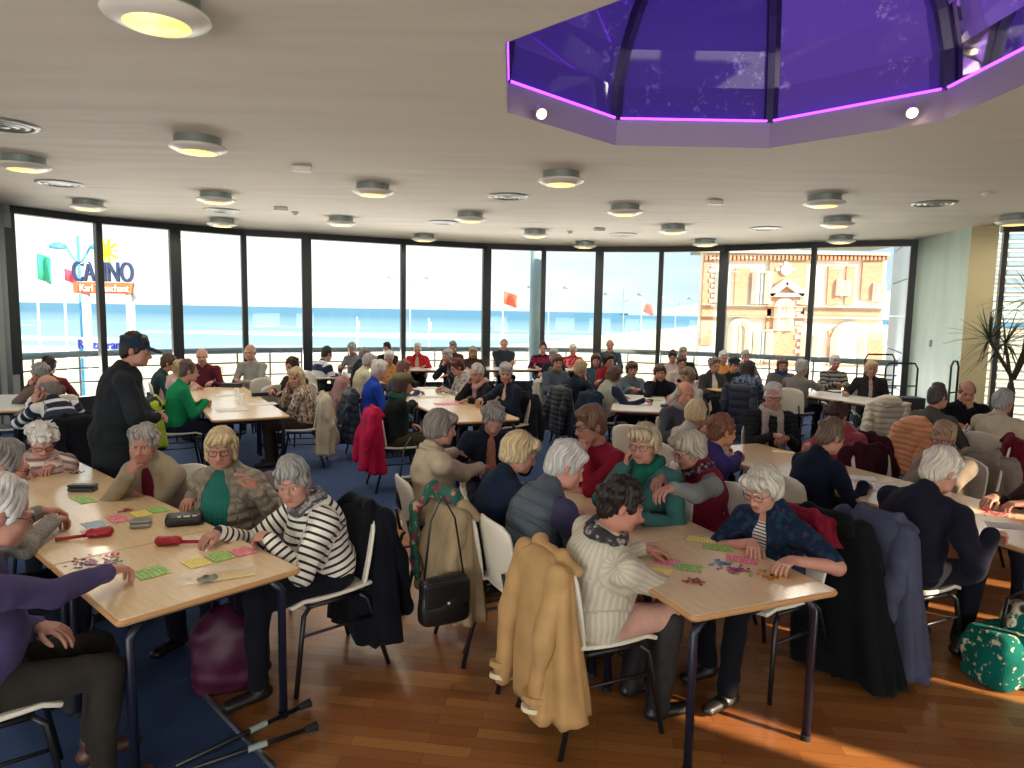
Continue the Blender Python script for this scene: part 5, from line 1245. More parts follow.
# middle distance, right of centre
person('burgundyblack', 'person in black and burgundy jacket behind the white window table', 543, 348, 182, C('stripes3', '#2a2126', '#7c2444', .3, '#7c2444'), h('thin', DARK), zh=1.17, lean=4, sex='m')
person('behindscarf', 'person in dark navy behind the long grey coat', 553, 355, 150, C('plain', '#23262f'), h('short', GREY), zh=1.13, lean=8)
person('longcoat', 'person in slate raincoat and brown scarf looking at the camera, centre', 557.5, 362, -150, C('plain', '#4a5260'), h('bobshort', ('#6b4c3c', '#35241c')), zh=1.17, lean=4, hyaw=-20, scarf=('loop', C('plain', '#6e6452')), kind='coat')
person('redtop', 'person in red patterned top near the window right of the grey column', 573, 350, 180, C('floral', '#a62a36', '#d88a88', .06), h('short', WHITE), zh=1.12, lean=6, hpitch=12)
person('navyfists', 'person in navy sweater with both fists at the mouth, seen from the side', 581, 369, -60, C('plain', '#1c2230'), h('short', SAND), zh=1.12, lean=10, hands='chin')
person('teal', 'person in teal scarf and brown hair facing inward, behind navy sweater', 596, 360, 165, C('plain', '#3b5560'), h('long', BROWN), zh=1.12, lean=6, hyaw=10)
person('standbald', 'person in grey waistcoat sitting tall in front of a wide window post', 610, 345, 175, C('plain', '#3a4450'), h('ring', SALT), zh=1.24, lean=2, sex='m')
person('reddark', 'person in red cardigan with dark hair, right of the teal scarf', 609, 360, -150, C('plain', '#8e2430'), h('bobshort', DARK), zh=1.13, lean=6)
person('vestbob', 'person in pale grey body warmer over navy sleeves at the small table', 614.5, 375, -62, C('plain', '#20283a'), h('bob', BROWN), zh=1.10, lean=14, hpitch=14, tank=C('melange', '#a8a89c', '#88887e'), hands={'r': (650, 402, .78), 'l': 'table'})
person('bluegrey', 'person in blue-grey knit at the far side of the small table', 632, 369, 185, C('melange', '#6f7c88', '#4d5864'), h('bobshort', BROWN), zh=1.10, lean=12, hands='clasp')
person('blackhand', 'person in black sweater leaning head on hand at the small table', 660, 372, 172, C('plain', '#1a1c24'), h('bobshort', BROWN), zh=1.10, lean=12, hroll=8, hands={'r': 'cheek', 'l': 'table'})
person('darkback', 'person with dark hair near the window, left of the bald forehead', 672.6, 357, 170, C('plain', '#b8a6a0'), h('short', DARK), zh=1.12, lean=6)
person('darkjacketfar', 'person in black jacket against the window at the yellow hedge', 683, 354, 180, C('plain', '#22242a'), h('thin', SALT), zh=1.16, lean=4, sex='m')
person('brownfar', 'person in pale blouse behind the one lifting a phone', 681.5, 363, 178, C('plain', '#b0a49a'), h('short', BROWN), zh=1.12, lean=6)
person('phone', 'person in cream cardigan holding a dark phone at mouth height', 687, 376, 120, C('plain', '#a8a49c'), h('bobshort', ('#8b7858', '#4a3c2a')), zh=1.13, lean=6, hands={'r': 'chin', 'l': 'table'})
# by the villa windows
person('curlywindow', 'person in charcoal jacket over pale blouse with folded hands by the villa window', 714.6, 365, 195, C('plain', '#3b3c40'), h('puffy', ('#8b7c6c', '#4b4038')), zh=1.12, lean=6, kind='jacket', under=C('plain', '#c9c0b4'), openf=.06, hands={'r': 'front', 'l': 'front'})
person('orange', 'person in orange top by the window post', 723.5, 357.6, 182, C('plain', '#c88a4c'), h('short', WHITE), zh=1.14, lean=4)
person('darkhat', 'person in dark hat and dark jacket between orange top and checked navy', 734.5, 365, 180, C('plain', '#23282c'), h('thin', DARK), zh=1.08, lean=4, sex='m', hat=('flat', C('plain', '#23282c')))
person('behindcheck', 'person in grey hidden behind the checked navy coat', 746, 357, 180, C('plain', '#55585c'), h('short', GREY), zh=1.14, lean=4)
person('navycheck', 'person in checked navy coat seen from behind, long dark hair', 749, 368, -40, C('check', '#222a3a', '#6c7890', .10), h('long', DARK), zh=1.12, lean=6, kind='coat', hem=.1)
person('bluescarf', 'person in grey top with a blue scarf by the villa window', 782.6, 364.6, 170, C('plain', '#5f5c58'), h('long', ('#7c5c44', '#46301f')), zh=1.12, lean=8, scarf=('loop', C('plain', '#23448c')))
person('greyback', 'person in grey sweater stretching an arm across the window table, seen from behind', 802, 368, -50, C('plain', '#6f6d6a'), h('short', GREY), zh=1.15, lean=10, sex='m', hands={'r': (825, 388, .80), 'l': 'table'}, fat=.15)
person('blackstripe', 'person in black and white striped sweater facing the room by the villa window', 835, 362.6, 175, C('stripe', '#8e8a84', '#26262a', .07), h('short', WHITE), zh=1.16, lean=4, hands='clasp')
person('blazervilla', 'person in dark open jacket leaning on one hand beside the luggage trolley', 871.5, 368, 165, C('plain', '#2e2a2e'), h('bob', ('#cdb694', '#8a6d4a')), zh=1.18, lean=4, kind='jacket', under=C('plain', '#a89a90'), openf=.04, vneck=True, hands={'r': (845, 394, .78), 'l': 'lap'})
# middle row
person('beigejacket', 'person in beige jacket seen from the side, reaching over the middle row', 441, 427, -66, C('plain', '#b5a48c'), h('bobshort', ('#8d857c', '#544a42')), zh=1.17, lean=5, hpitch=12, kind='jacket', hands={'r': (500, 468, .78), 'l': (478, 452, .79)}, fat=.1)
person('navygrey', 'person in navy cardigan bent over the cards, orange blouse', 493, 419, 190, C('plain', '#1f2433'), h('curly', ('#98948e', '#4e4b48')), zh=1.13, lean=26, hpitch=34, kind='cardigan', under=C('plain', '#b47c62'), openf=.05, hands='table')
person('navyblond', 'person in navy sweater seen from behind, bent beside the floral scarf', 520, 452, -64, C('plain', '#182233'), h('bobshort', BLOND), zh=1.13, lean=16, hyaw=-14, hpitch=22, pants='#1d2230', fat=.1)
person('greyvest', 'person in grey quilted body warmer seen from behind, head bent over the table', 566, 466, -64, C('plain', '#3b3a52'), h('short', ('#c9c5bd', '#8e8a84')), zh=1.10, lean=23, hyaw=-14, hpitch=26, sex='m', tank=C('quilt', '#4a545e', per=.075), fat=.3, skin='#b98774', hands={'r': 'table', 'l': 'table'}, pants='#20222c')
person('crimson', 'person in crimson sweater with hand on chin and spectacles, middle row', 590, 425, 128, C('plain', '#8c2030'), h('short', ('#7c5c48', '#46301f')), zh=1.18, lean=14, hyaw=-14, hpitch=10, sex='m', glasses=True, hands={'l': 'chin', 'r': 'table'}, fat=.15)
person('tealscarf', 'person in teal sweater and green scarf, hand raised to the ear', 644, 443, 140, C('plain', '#3a6462'), h('bobshort', ('#cbb894', '#6c5844')), zh=1.17, lean=8, hyaw=8, hpitch=10, glasses=True, scarf=('knot', C('plain', '#1c5a48')), hands={'r': 'cheek', 'l': 'table'})
person('redvest', 'person in crimson body warmer over grey sleeves, both hands reaching forward', 688, 449, 104, C('plain', '#7d807a'), h('bobshort', ('#b9b09e', '#7a6c58')), zh=1.10, lean=14, hpitch=24, glasses=True, tank=C('plain', '#701c2e'), under=None, scarf=('loop', C('floral', '#2c2430', '#8c6c70', .03)), hands={'r': (645, 486, .98), 'l': (648, 494, .98)}, fat=.15)
person('whiteknit', 'person in cream cable-knit sweater leaning over the near middle table', 622, 505, -66, C('cable', '#cfc6b2', per=.026), h('curly', ('#2a1a15', '#100907')), zh=1.08, side=.10, lean=9, boots='#101013', hyaw=-18, hpitch=22, skin='#b07c66', pants='#c79c8a', hands={'r': 'cross', 'l': 'table'}, legs={1: (.12, .37, .12, .33), -1: (-.10, .37, -.10, .33)}, hints={1: (.35, 1.0, -.55)}, shoes='#131215', fat=.35, vneck=False, hem=.02, scarf=('loop', C('floral', '#3a3638', '#8c8480', .03)), jowl=.3)
person('floral', 'person in navy floral shirt over striped top with both forearms on the near middle table', 762, 488, 122, C('floral', '#16243a', '#1f3648', .06, '#3c3444'), h('bobshort', ('#d2cbbb', '#8c8474')), zh=1.05, lean=14, hyaw=6, hpitch=26, glasses=True, kind='shirt', under=C('stripe', '#c9c4bc', '#2c3040', .016), openf=.06, vneck=True, sleeve=.46, hints={1: (1.2, .2, -.6), -1: (-1.2, 0, -.5)}, pants='#121319', hands={'r': (752, 552, .77), 'l': (782, 568, .775)}, skin='#b88a76')
# right row
person('bald', 'person with bald head and grey shawl behind the black hair band', 686, 393, 190, C('plain', '#4a4c52'), h('ring', ('#a89484', '#7a6656')), zh=1.12, lean=10, sex='m', skin='#c08a70', scarf=('loop', C('plain', '#8c8880')))
person('hairband', 'person in cream fleece with a black hair band and spectacles', 698, 413, -70, C('plain', '#b5ac9a'), h('bobshort', ('#d8c6a0', '#b89a68')), zh=1.09, lean=16, glasses=True, hpitch=14, band=M_SHOE)
person('violet', 'person in violet cardigan looking right at the far right-row table', 723, 431, -78, C('plain', '#3a2f66'), h('curly', ('#8a5c40', '#4c2e1e')), zh=1.09, lean=12, hyaw=2, hands={'r': (768, 436, .79), 'l': 'table'}, skin='#c78a66')
person('scarfman', 'person in black zipped jacket with long grey scarf, hands folded, facing the camera', 773, 396, 178, C('stripe', '#26282a', '#1c1d1f', .05), h('thin', ('#c9c6c0', '#8f8b86')), zh=1.17, lean=6, hyaw=-14, sex='m', kind='jacket', scarf=('hanging', C('plain', '#a39a8e')), glasses=True, hands='clasp', jowl=1, fat=.1)
person('navyback', 'person in navy sweater seen from behind with short cropped hair, right row', 831, 437, -72, C('plain', '#171d2c'), h('thin', ('#6f5c48', '#3d2f22')), zh=1.10, lean=18, hpitch=24, fat=.15)
person('coral', 'person in coral padded jacket behind the navy sweater, dark curls', 836, 416, 120, C('quilt', '#a03c44', per=.08), h('curly', ('#3f2620', '#1c100d')), zh=1.06, lean=18, hpitch=28, kind='jacket', fat=.2)
person('browngilet', 'person in fur-trimmed taupe jacket with dark spectacles behind the white head', 943, 438, 115, C('plain', '#8a7e70'), h('short', ('#b09878', '#6a5238')), zh=1.03, lean=8, hyaw=22, glasses=True, kind='jacket', scarf=('loop', C('floral', '#5a4c40', '#a08c74', .03)), hands='chin')
person('whitenavy', 'person in dark navy jacket seen from behind with white hair, right row', 941, 471, -66, C('plain', '#1b1a26'), h('short', ('#d8d0c0', '#a09684')), zh=1.08, lean=26, hyaw=-6, hpitch=26, sex='m', fat=.3, kind='jacket', pants='#14151c', hands={'r': (1000, 535, .78), 'l': 'table'}, skin='#b8866e')
person('rightedge', 'person in dark brown sleeves handling tokens, cut by the right edge', 1075, 452, 118, C('plain', '#33261f'), h('short', GREY), zh=1.15, lean=18, sex='m', hands={'r': (987, 502, .78), 'l': (1010, 506, .78)})
person('profileman', 'person in grey fleece turned right, beside person wiping nose', 938, 397, -70, C('plain', '#4c4c48'), h('thin', ('#4c443e', '#2a2420')), zh=1.15, lean=4, sex='m', glasses=True)
person('nosewipe', 'person in black top with a hand at the nose in front of the cream pier', 967, 391, 160, C('plain', '#14161d'), h('ring', ('#7c7068', '#4c4440')), zh=1.14, lean=10, hpitch=24, sex='m', hands={'r': 'table', 'l': 'chin'}, fat=.1)
person('creamright', 'person in cream fleece seen from behind near the tall plant', 1003, 402, -62, C('plain', '#b5a993'), h('short', ('#a8a8a4', '#66686a')), zh=1.14, lean=8, fat=.2, kind='jacket')
person('burgundyedge', 'person in burgundy sweater cut by the right edge below the plant', 1048, 398, 80, C('plain', '#5c1826'), h('short', BROWN), zh=1.15, lean=10, hands={'r': 'table', 'l': 'table'})
# ------------------------------------------------------------------ a chair under every sitter
def short_label(t):
    w = t.split()[:11]
    while w[-1].strip(',') in ('a', 'an', 'the', 'in', 'on', 'and', 'with', 'of', 'over', 'to', 'by', 'from', 'at', 'her', 'head', 'hand', 'near', 'one', 'both', 'between', 'behind', 'pale', 'small', 'long', 'hair', 'right', 'left', 'beside', 'under', 'dark', 'cropped', 'far', 'grey', 'hands'): w.pop()
    return ' '.join(w).rstrip(',')
for k_, p_ in PEOPLE.items():
    if k_ == 'standing': continue
    chair(p_['seat'][0], p_['seat'][1], p_['yaw'], 'cream plastic chair under the ' + short_label(p_['label']))
def px_chair(px, py, yaw, label, z=.82):
    p = atz(px, py, z); chair(p[0], p[1], yaw, label); return p
px_chair(262, 386, 60, 'empty cream chair with its back to the camera beside the checked blouse, nearer one')
px_chair(251, 379, 60, 'empty cream chair behind the other one at the left window table')
px_chair(10, 398, 110, 'empty white chair at the left edge, left of the bald head')
px_chair(640, 425, -30, 'empty cream chair in front of the pale grey body warmer')
# ------------------------------------------------------------------ coats
m_shear = plain('tan_suede', '#b08a58', .85, var=.12, vscale=9); m_fleece = plain('cream_sheepskin', '#d8c8a8', .95, var=.1, vscale=40)
coat_on('whiteknit', m_shear, 'tan suede coat with sheepskin cuffs and buckles over the chair of the cream knit sweater', ln=.68, width=.20, seed=3, trim=m_fleece, sleeve=.56, skew=.35)
coat_on('stripes', C('plain', '#11131a'), 'black coat over the chair of the striped white sweater', ln=.74, width=.225, seed=5, sleeve=.52)
coat_on('floral', C('plain', '#101313'), 'long black coat over the chair of the navy floral shirt', ln=.84, width=.24, seed=7, sleeve=.62, off=(-.10, -.07), sway=-.14)
coat_on('floral', C('plain', '#7a1c2c'), 'crimson jacket laid over the chair top under the long black coat', ln=.14, width=.21, seed=8, sleeves=(), off=(.03, .0), name='jacket')
coat_on('whitenavy', C('plain', '#44475a'), 'blue-grey raincoat over the chair of the white-haired navy jacket', ln=.80, width=.24, seed=9, sleeve=.5, skew=.3)
coat_on('navyblond', C('plain', '#9a8668'), 'beige trench coat over the chair beside the floral scarf', ln=.62, width=.21, seed=11, sleeve=.46)
coat_on('navystripe', C('plain', '#12141a'), 'large black coat over the chair of the navy striped sweater', ln=.80, width=.26, seed=12, sleeve=.5, skew=.6)
coat_on('green', C('plain', '#3a3a3c'), 'dark jacket over the chair of the green sweatshirt', ln=.58, width=.20, seed=13)
coat_on('green', C('plain', '#a4b63c'), 'lime safety vest under the dark jacket on the green sweatshirt chair', ln=.54, width=.235, seed=41, sleeves=(), off=(0, .02), name='vest')
coat_on('quilted', C('plain', '#7c706c'), 'taupe jacket over the chair of the beige quilted jacket', ln=.5, width=.22, seed=14)
coat_on('checked', C('plain', '#b5ab94'), 'long pale beige coat over the chair of the checked blouse', ln=.72, width=.235, seed=15, sleeve=.55)
coat_on('creamjacket', C('plain', '#94706c'), 'dusty pink coat over a chair of the central row', ln=.66, width=.23, seed=16)
coat_on('blue', C('quilt', '#1c2436', per=.09), 'navy padded coat over the chair of the royal blue sweater', ln=.68, width=.25, seed=17, puff=True)
coat_on('denim', C('plain', '#37332f'), 'charcoal coat over the chair of the slate denim jacket', ln=.64, width=.22, seed=18)
coat_on('cap', C('plain', '#b01c44'), 'crimson pink jacket over the chair of the olive flat cap', ln=.66, width=.22, seed=19, sleeve=.5)
coat_on('blazer', C('plain', '#23262a'), 'dark grey coat over the chair of the navy blazer', ln=.66, width=.24, seed=20)
coat_on('navyfists', C('quilt', '#181c26', per=.07), 'black padded coat over the chair of the navy sweater with fists raised', ln=.68, width=.25, seed=21, puff=True)
coat_on('longcoat', C('plain', '#b8b4aa'), 'pale beige jacket on the chair in front of the slate raincoat', ln=.55, width=.21, seed=22)
coat_on('vestbob', C('plain', '#1f2a3c'), 'navy jacket over the chair of the pale grey body warmer', ln=.45, width=.22, seed=23)
coat_on('phone', C('plain', '#1c2026'), 'black jacket over the chair of the cream cardigan with phone', ln=.55, width=.24, seed=24)
coat_on('navycheck', C('quilt', '#1d2536', per=.12), 'long navy checked coat trailing from the chair by the window table', ln=.75, width=.27, seed=25)
coat_on('coral', C('plain', '#3c1522'), 'dark burgundy jacket over the chair right of the coral padded jacket', ln=.6, width=.25, seed=26)
def coat_px(px, py, yaw, z, *a, **k):
    p = atz(px, py, z); chair(p[0] + .26 * math.sin(math.radians(-yaw)), p[1] + .26 * math.cos(math.radians(yaw)), yaw, 'cream chair carrying the ' + a[1]); return coat(p[0] + .26 * math.sin(math.radians(-yaw)), p[1] + .26 * math.cos(math.radians(yaw)), yaw, *a, **k)
coat_px(888, 398, -10, .92, C('quilt', '#cfc6b2', per=.07), 'cream padded coat with furry hood, right of the window table', ln=.55, width=.25, seed=30, puff=True, hood=True)
coat_on('profileman', C('quilt', '#c4855c', per=.055), 'orange padded jacket right of the cream padded coat', ln=.52, width=.22, seed=31, puff=True, hood=True)
coat_px(868, 448, 200, .86, C('plain', '#34121c'), 'dark plum coat on the chair between coral jacket and orange jacket', ln=.5, width=.23, seed=32)
coat_px(985, 455, 100, .86, C('plain', '#7d7568'), 'taupe coat on the chair below the cream fleece at the right', ln=.6, width=.26, seed=33)
coat_px(1012, 436, 60, .90, C('plain', '#5a1422'), 'burgundy jacket on the chair at the right edge', ln=.4, width=.2, seed=34)
# floral scarf laid over the trench coat
sc = PEOPLE['navyblond']; o = empty('scarf', (sc['xy'][0], sc['xy'][1], 0), sc['ya']); tag(o, 'green and burgundy floral scarf over the beige trench coat', 'scarf')
f = Field(); up_ = np.array([1.0, 0, 0])
f.cap((-.12, -.30, .93), (-.17, -.40, .80), .055, .06, .03, (np.array([.5, .85, 0]), .4)); f.cap((-.17, -.40, .80), (-.18, -.40, .52), .07, .06, .03, (np.array([.3, .95, 0]), .35)); f.cap((-.12, -.30, .93), (.06, -.25, .92), .05, .05, .03); f.cap((-.18, -.40, .60), (-.14, -.39, .47), .05, .07, .03, (np.array([.3, .95, 0]), .35))
V, F = f.mesh(.012); mesh_obj('fabric', wrinkle(V, F, .008, 40, 4), F.astype(np.int32), C('floral', '#2c5a4c', '#7c2c3c', .07, '#a8906c'), o)
# ------------------------------------------------------------------ bags
def shoulder_bag(loc, yaw, mat, label, w_=.26, hh=.24, d=.10, strap=.35, name='handbag'):
    o = empty(name, loc, math.radians(yaw)); tag(o, label, 'bag'); f = Field(); f.slab((0, 0, hh / 2), (w_ / 2 - .03, d / 2 - .03, hh / 2 - .03), .03); f.ell((0, -.0, hh * .35), (w_ * .5, d * .68, hh * .36), None, .04)
    V, F = f.mesh(.012); mesh_obj('body', wrinkle(V, F, .004, 30, int(w_ * 100)), F.astype(np.int32), mat, o)
    a = MB(); a.box((0, -d * .55, hh * .68), (w_ * .92, .02, hh * .5)); a.build('flap', mat, o, bevel=.008)
    a = MB(); a.tube([(-w_ * .42, 0, hh - .02), (-w_ * .25, .02, hh + strap * .7), (0, .03, hh + strap), (w_ * .25, .02, hh + strap * .7), (w_ * .42, 0, hh - .02)], .009, 6, flat=.5); a.build('strap', mat, o, smooth=True)
    a = MB(); a.ball((0, -d * .66, hh * .5), .010, 8); a.build('clasp', m_alu, o)
    return o
m_blackleather = plain('black_leather', '#121214', .38, var=.1, vscale=20)
p = aty(444, 600, 3.45); shoulder_bag((p[0], p[1], p[2] - .12), 30, m_blackleather, 'square black shoulder bag hanging below the beige trench coat', .27, .25, .09, .42)
p = aty(412, 492, 4.55); shoulder_bag((p[0], p[1], p[2] - .11), 25, m_blackleather, 'black leather handbag hanging on the chair of the beige jacket', .20, .22, .12, .26)
def sack(loc, yaw, mat, label, r=(.17, .13, .22), name='rucksack', handles=True, pattern=None, hm=None):
    o = empty(name, loc, math.radians(yaw)); tag(o, label, 'bag'); f = Field(); f.ell((0, 0, r[2]), r, None, .03); f.slab((0, 0, r[2] * .7), (r[0] * .75, r[1] * .6, r[2] * .6), .05, None, .05); f.ell((0, -r[1] * .75, r[2] * .7), (r[0] * .6, r[1] * .5, r[2] * .45), None, .03)
    V, F = f.mesh(.014); V[:, 2] = np.maximum(V[:, 2], .003); mesh_obj('body', wrinkle(V, F, .010, 26, int(r[0] * 999)), F.astype(np.int32), mat, o)
    if handles:
        for s in (-1, 1): a = MB(); a.tube([(-.06, s * .03, r[2] * 1.85), (-.05, s * .05, r[2] * 2.25), (.05, s * .05, r[2] * 2.25), (.06, s * .03, r[2] * 1.85)], .010, 6, flat=.5); a.build('handle', hm or mat, o, smooth=True)
    return o
p = atz(226, 684, 0); sack((p[0], p[1], 0), 20, plain('plum_nylon', '#4a1230', .5, var=.2, vscale=9), 'plum rucksack under the near left table', (.14, .10, .22))
p = atz(70, 700, .12); sack((p[0] - .1, p[1] + .25, 0), -40, plain('dark_nylon', '#15171f', .7), 'dark rucksack on the carpet behind the legs in brown trousers', (.17, .12, .18))
p = atz(1005, 668, .08)
sb = empty('shopping_bag', (p[0] + .05, p[1] + .05, 0), math.radians(20)); tag(sb, 'green and cream shopping bag on the floor at the right edge', 'bag')
f = Field(); f.slab((0, 0, .15), (.17, .08, .10), .05, None, .03); f.ell((-.02, -.02, .12), (.22, .13, .13), None, .05); f.ell((.1, 0, .28), (.11, .07, .10), None, .04)
V, F = f.mesh(.014); V[:, 2] = np.maximum(V[:, 2], .003); mesh_obj('body', wrinkle(V, F, .014, 22, 5), F.astype(np.int32), C('floral', '#0c5a50', '#0c5a50', .09, '#cfc0a0'), sb)
f = Field(); f.ell((.12, .02, .30), (.12, .08, .12), None, .03); f.cap((.02, .0, .30), (.16, .0, .44), .05, .03, .04, (np.array([0, 1.0, 0]), .5)); V, F = f.mesh(.014); mesh_obj('flap', wrinkle(V, F, .012, 26, 6), F.astype(np.int32), C('floral', '#c9bda4', '#2c2a2a', .10, '#0c5a50'), sb)
a = MB(); a.tube([(-.08, 0, .27), (-.05, .0, .46), (.06, .0, .48), (.12, 0, .36)], .010, 6, flat=.5); a.build('handle', m_blackleather, sb, smooth=True)
# blue and white carrier bag behind fur-trimmed jacket
p = atz(968, 437, .70); o = empty('carrier_bag', (p[0], p[1], .42)); tag(o, 'white carrier bag with a blue pattern right of the dark spectacles', 'bag')
f = Field(); f.slab((0, 0, .18), (.10, .04, .15), .02); V, F = f.mesh(.013); mesh_obj('body', wrinkle(V, F, .006, 26, 9), F.astype(np.int32), C('floral', '#c6d2e0', '#2a5ab8', .06, '#4c7cc8'), o)
for s in (-1, 1): a = MB(); a.tube([(-.05, s * .03, .34), (0, s * .03, .42), (.05, s * .03, .34)], .006, 5); a.build('handle', plain('white_plastic', '#d6d2c8', .45), o)
# ------------------------------------------------------------------ crutches on the floor
for k, (x0, y0, x1, y1, lb) in enumerate(((175, 764, 309, 700, 'black walking stick with rubber foot lying on the carpet, farther one'), (190, 767, 316, 723, 'black walking stick with rubber foot lying on the carpet, nearer one'))):
    A, B = atz(x0, y0, .03), atz(x1, y1, .05); o = empty('walking_stick', (0, 0, 0)); tag(o, lb, 'walking stick')
    A[2] = .02; B[2] = .035; d = unit(B - A); o.location = B
    a = MB(); a.tube([A - B, -d * .04], .011, 10); a.build('shaft', plain('black_steel_tube', '#121316', .4), o, smooth=True)
    a = MB(); a.lathe([(.012, 0), (.016, .01), (.02, .05), (.022, .06)], (0, 0, 0), 12); V = np.array(a.v); Rm = np.array(Vector(d).to_track_quat('Z', 'Y').to_matrix()); a.v = [tuple(Rm @ (v_ - (0, 0, .055))) for v_ in V]; a.build('rubber_foot', m_rubber, o, smooth=True)
    a = MB(); a.tube([-d * .30, -d * .22], .0145, 10); a.build('clip', plain('grey_plastic', '#8a9690', .5), o)
# ------------------------------------------------------------------ game things on the tables
CARDC = {'g': '#8fc04a', 'y': '#f0da60', 'p': '#ea7688', 'b': '#9fbcc8', 'w': '#d8d4c8'}
def card_mat(c):
    key = ('card', c)
    if key in _mats: return _mats[key]
    m, nt, b = new_mat('bingo_card'); base = lin(CARDC[c]); tc = N(nt, 'ShaderNodeTexCoord'); sep = N(nt, 'ShaderNodeSeparateXYZ'); nt.links.new(tc.outputs['Generated'], sep.inputs[0]); prev = None
    for i, n_ in ((0, 9), (1, 6)):
        mu = N(nt, 'ShaderNodeMath', operation='MULTIPLY'); mu.inputs[1].default_value = n_; nt.links.new(sep.outputs[i], mu.inputs[0]); fr = N(nt, 'ShaderNodeMath', operation='FRACT'); nt.links.new(mu.outputs[0], fr.inputs[0])
        lt = N(nt, 'ShaderNodeMath', operation='LESS_THAN'); lt.inputs[1].default_value = .16; nt.links.new(fr.outputs[0], lt.inputs[0])
        if prev is None: prev = lt.outputs[0]
        else: mx = N(nt, 'ShaderNodeMath', operation='MAXIMUM'); nt.links.new(prev, mx.inputs[0]); nt.links.new(lt.outputs[0], mx.inputs[1]); prev = mx.outputs[0]
    vo = N(nt, 'ShaderNodeTexWhiteNoise'); mp = N(nt, 'ShaderNodeVectorMath', operation='MULTIPLY'); mp.inputs[1].default_value = (9, 6, 1); nt.links.new(tc.outputs['Generated'], mp.inputs[0]); fl_ = N(nt, 'ShaderNodeVectorMath', operation='FLOOR'); nt.links.new(mp.outputs[0], fl_.inputs[0]); nt.links.new(fl_.outputs[0], vo.inputs[0])
    gt = N(nt, 'ShaderNodeMath', operation='GREATER_THAN'); gt.inputs[1].default_value = .5; nt.links.new(vo.outputs[0], gt.inputs[0])
    c1 = mixrgb(nt, gt.outputs[0], base, tuple(v + (1 - v) * .22 for v in base)); c2 = mixrgb(nt, prev, c1, tuple(v * .55 for v in base)); nt.links.new(c2, b.inputs['Base Color']); b.inputs['Roughness'].default_value = .6
    _mats[key] = m; return m
_cc = [0]
def card(px, py, rz, c, label, w_=.17, d=.09):
    _cc[0] += 1; p = atz(px, py, TOPZ); a = MB(); a.box((0, 0, 0), (w_, d, .0016)); o = a.build('bingo_card', card_mat(c), None, (p[0], p[1], TOPZ + .0018 + .0004 * (_cc[0] % 3)), math.radians(rz)); tag(o, label, 'bingo card'); return o
card(151, 573, -42, 'g', 'green bingo card under the purple sleeve’s hand'.replace('’', "'"), .13, .13)
card(112, 568, -42, 'p', 'pink bingo card left of the green card near the purple sleeve', .16, .08)
card(196, 563, -42, 'y', 'yellow bingo card at the left of a three-card strip in front of the striped sleeve', .13, .10); card(220, 557, -42, 'g', 'green bingo card in the middle of the strip in front of the striped sleeve', .13, .10); card(243, 552, -42, 'p', 'pink bingo card at the right of the strip in front of the striped sleeve', .12, .10)
card(95, 525, -42, 'b', 'pale blue bingo card near the clasped grey hands', .15, .10); card(118, 519, -42, 'p', 'pink bingo card in the left row between hammer and silver box', .16, .09); card(141, 514, -42, 'y', 'yellow bingo card behind the silver box', .13, .09); card(158, 510, -42, 'g', 'green bingo card beside the teal sweater', .12, .09)
card(84, 500, -42, 'g', 'green bingo card below the black spectacle case', .20, .09); card(92, 533, -42, 'w', 'white bingo sheet under the pale blue card', .16, .07)
card(668, 562, -20, 'p', 'pink bingo card near the cream knit sleeve', .13, .09); card(688, 568, -20, 'g', 'green bingo card near the cream knit sleeve', .13, .09); card(660, 572, -20, 'y', 'yellow bingo card under the cream knit sleeve', .10, .08)
card(701, 540, -20, 'y', 'yellow bingo card in front of the navy floral shirt', .15, .09); card(718, 548, -20, 'g', 'green bingo card in front of the navy floral shirt', .15, .09); card(742, 560, -20, 'p', 'pink bingo card in front of the navy floral shirt', .15, .09)
card(653, 512, -20, 'p', 'pink bingo card beside the black pouch', .16, .09); card(668, 508, -20, 'g', 'green bingo card partly under the black pouch', .16, .09); card(582, 492, -20, 'p', 'pink bingo card near the bent white head of the grey body warmer', .14, .10)
card(783, 452, -20, 'y', 'yellow bingo card on the right row beside the violet sleeve', .18, .1); card(880, 488, -20, 'w', 'white bingo sheet in front of the plum coat', .3, .2); card(858, 478, -20, 'w', 'white bingo sheet beside the navy sleeve on the right row', .24, .16); card(1006, 526, -20, 'w', 'white bingo sheet at the right picture edge', .2, .12)
for x, y, lb in ((428, 388, 'white bingo sheet beside the dark jacket on the central row'), (452, 393, 'white bingo sheet in front of the patterned blouse'), (447, 404, 'pink bingo sheet at the navy blazer end of the table'), (432, 397, 'white bingo sheet under the reaching black sleeve')): card(x, y, 20, 'p' if 'pink' in lb else 'w', lb, .32, .24)
for x, y, lb in ((232, 410, 'white bingo sheet on the near left window table'), (262, 404, 'white bingo sheet near the dark spectacle case, left window row'), (228, 395, 'white bingo sheet in the middle of the left window row')): card(x, y, 30, 'w', lb, .34, .26)
for x, y, c, lb in ((650, 400, 'g', 'green bingo sheet on the small round-cornered table'), (638, 404, 'w', 'white bingo sheet on the small round-cornered table'), (838, 391, 'w', 'white bingo sheet on the table by the villa windows')): card(x, y, 10, c, lb, .3, .2)
def tokens(px, py, cols, label, n_=34, r=.05):
    p = atz(px, py, TOPZ); rn_ = random.Random(px); a = MB()
    for i in range(n_):
        q = rn_.gauss(0, r * .5), rn_.gauss(0, r * .38); a.lathe([(.0085, 0), (.0085, .0025)], (q[0], q[1], rn_.choice((.0005, .003, .0055))), 8, i % len(cols))
    o = a.build('token_pile', [plain('token_' + c, c, .25) for c in cols], None, (p[0], p[1], TOPZ)); tag(o, label, 'tokens', kind='stuff')
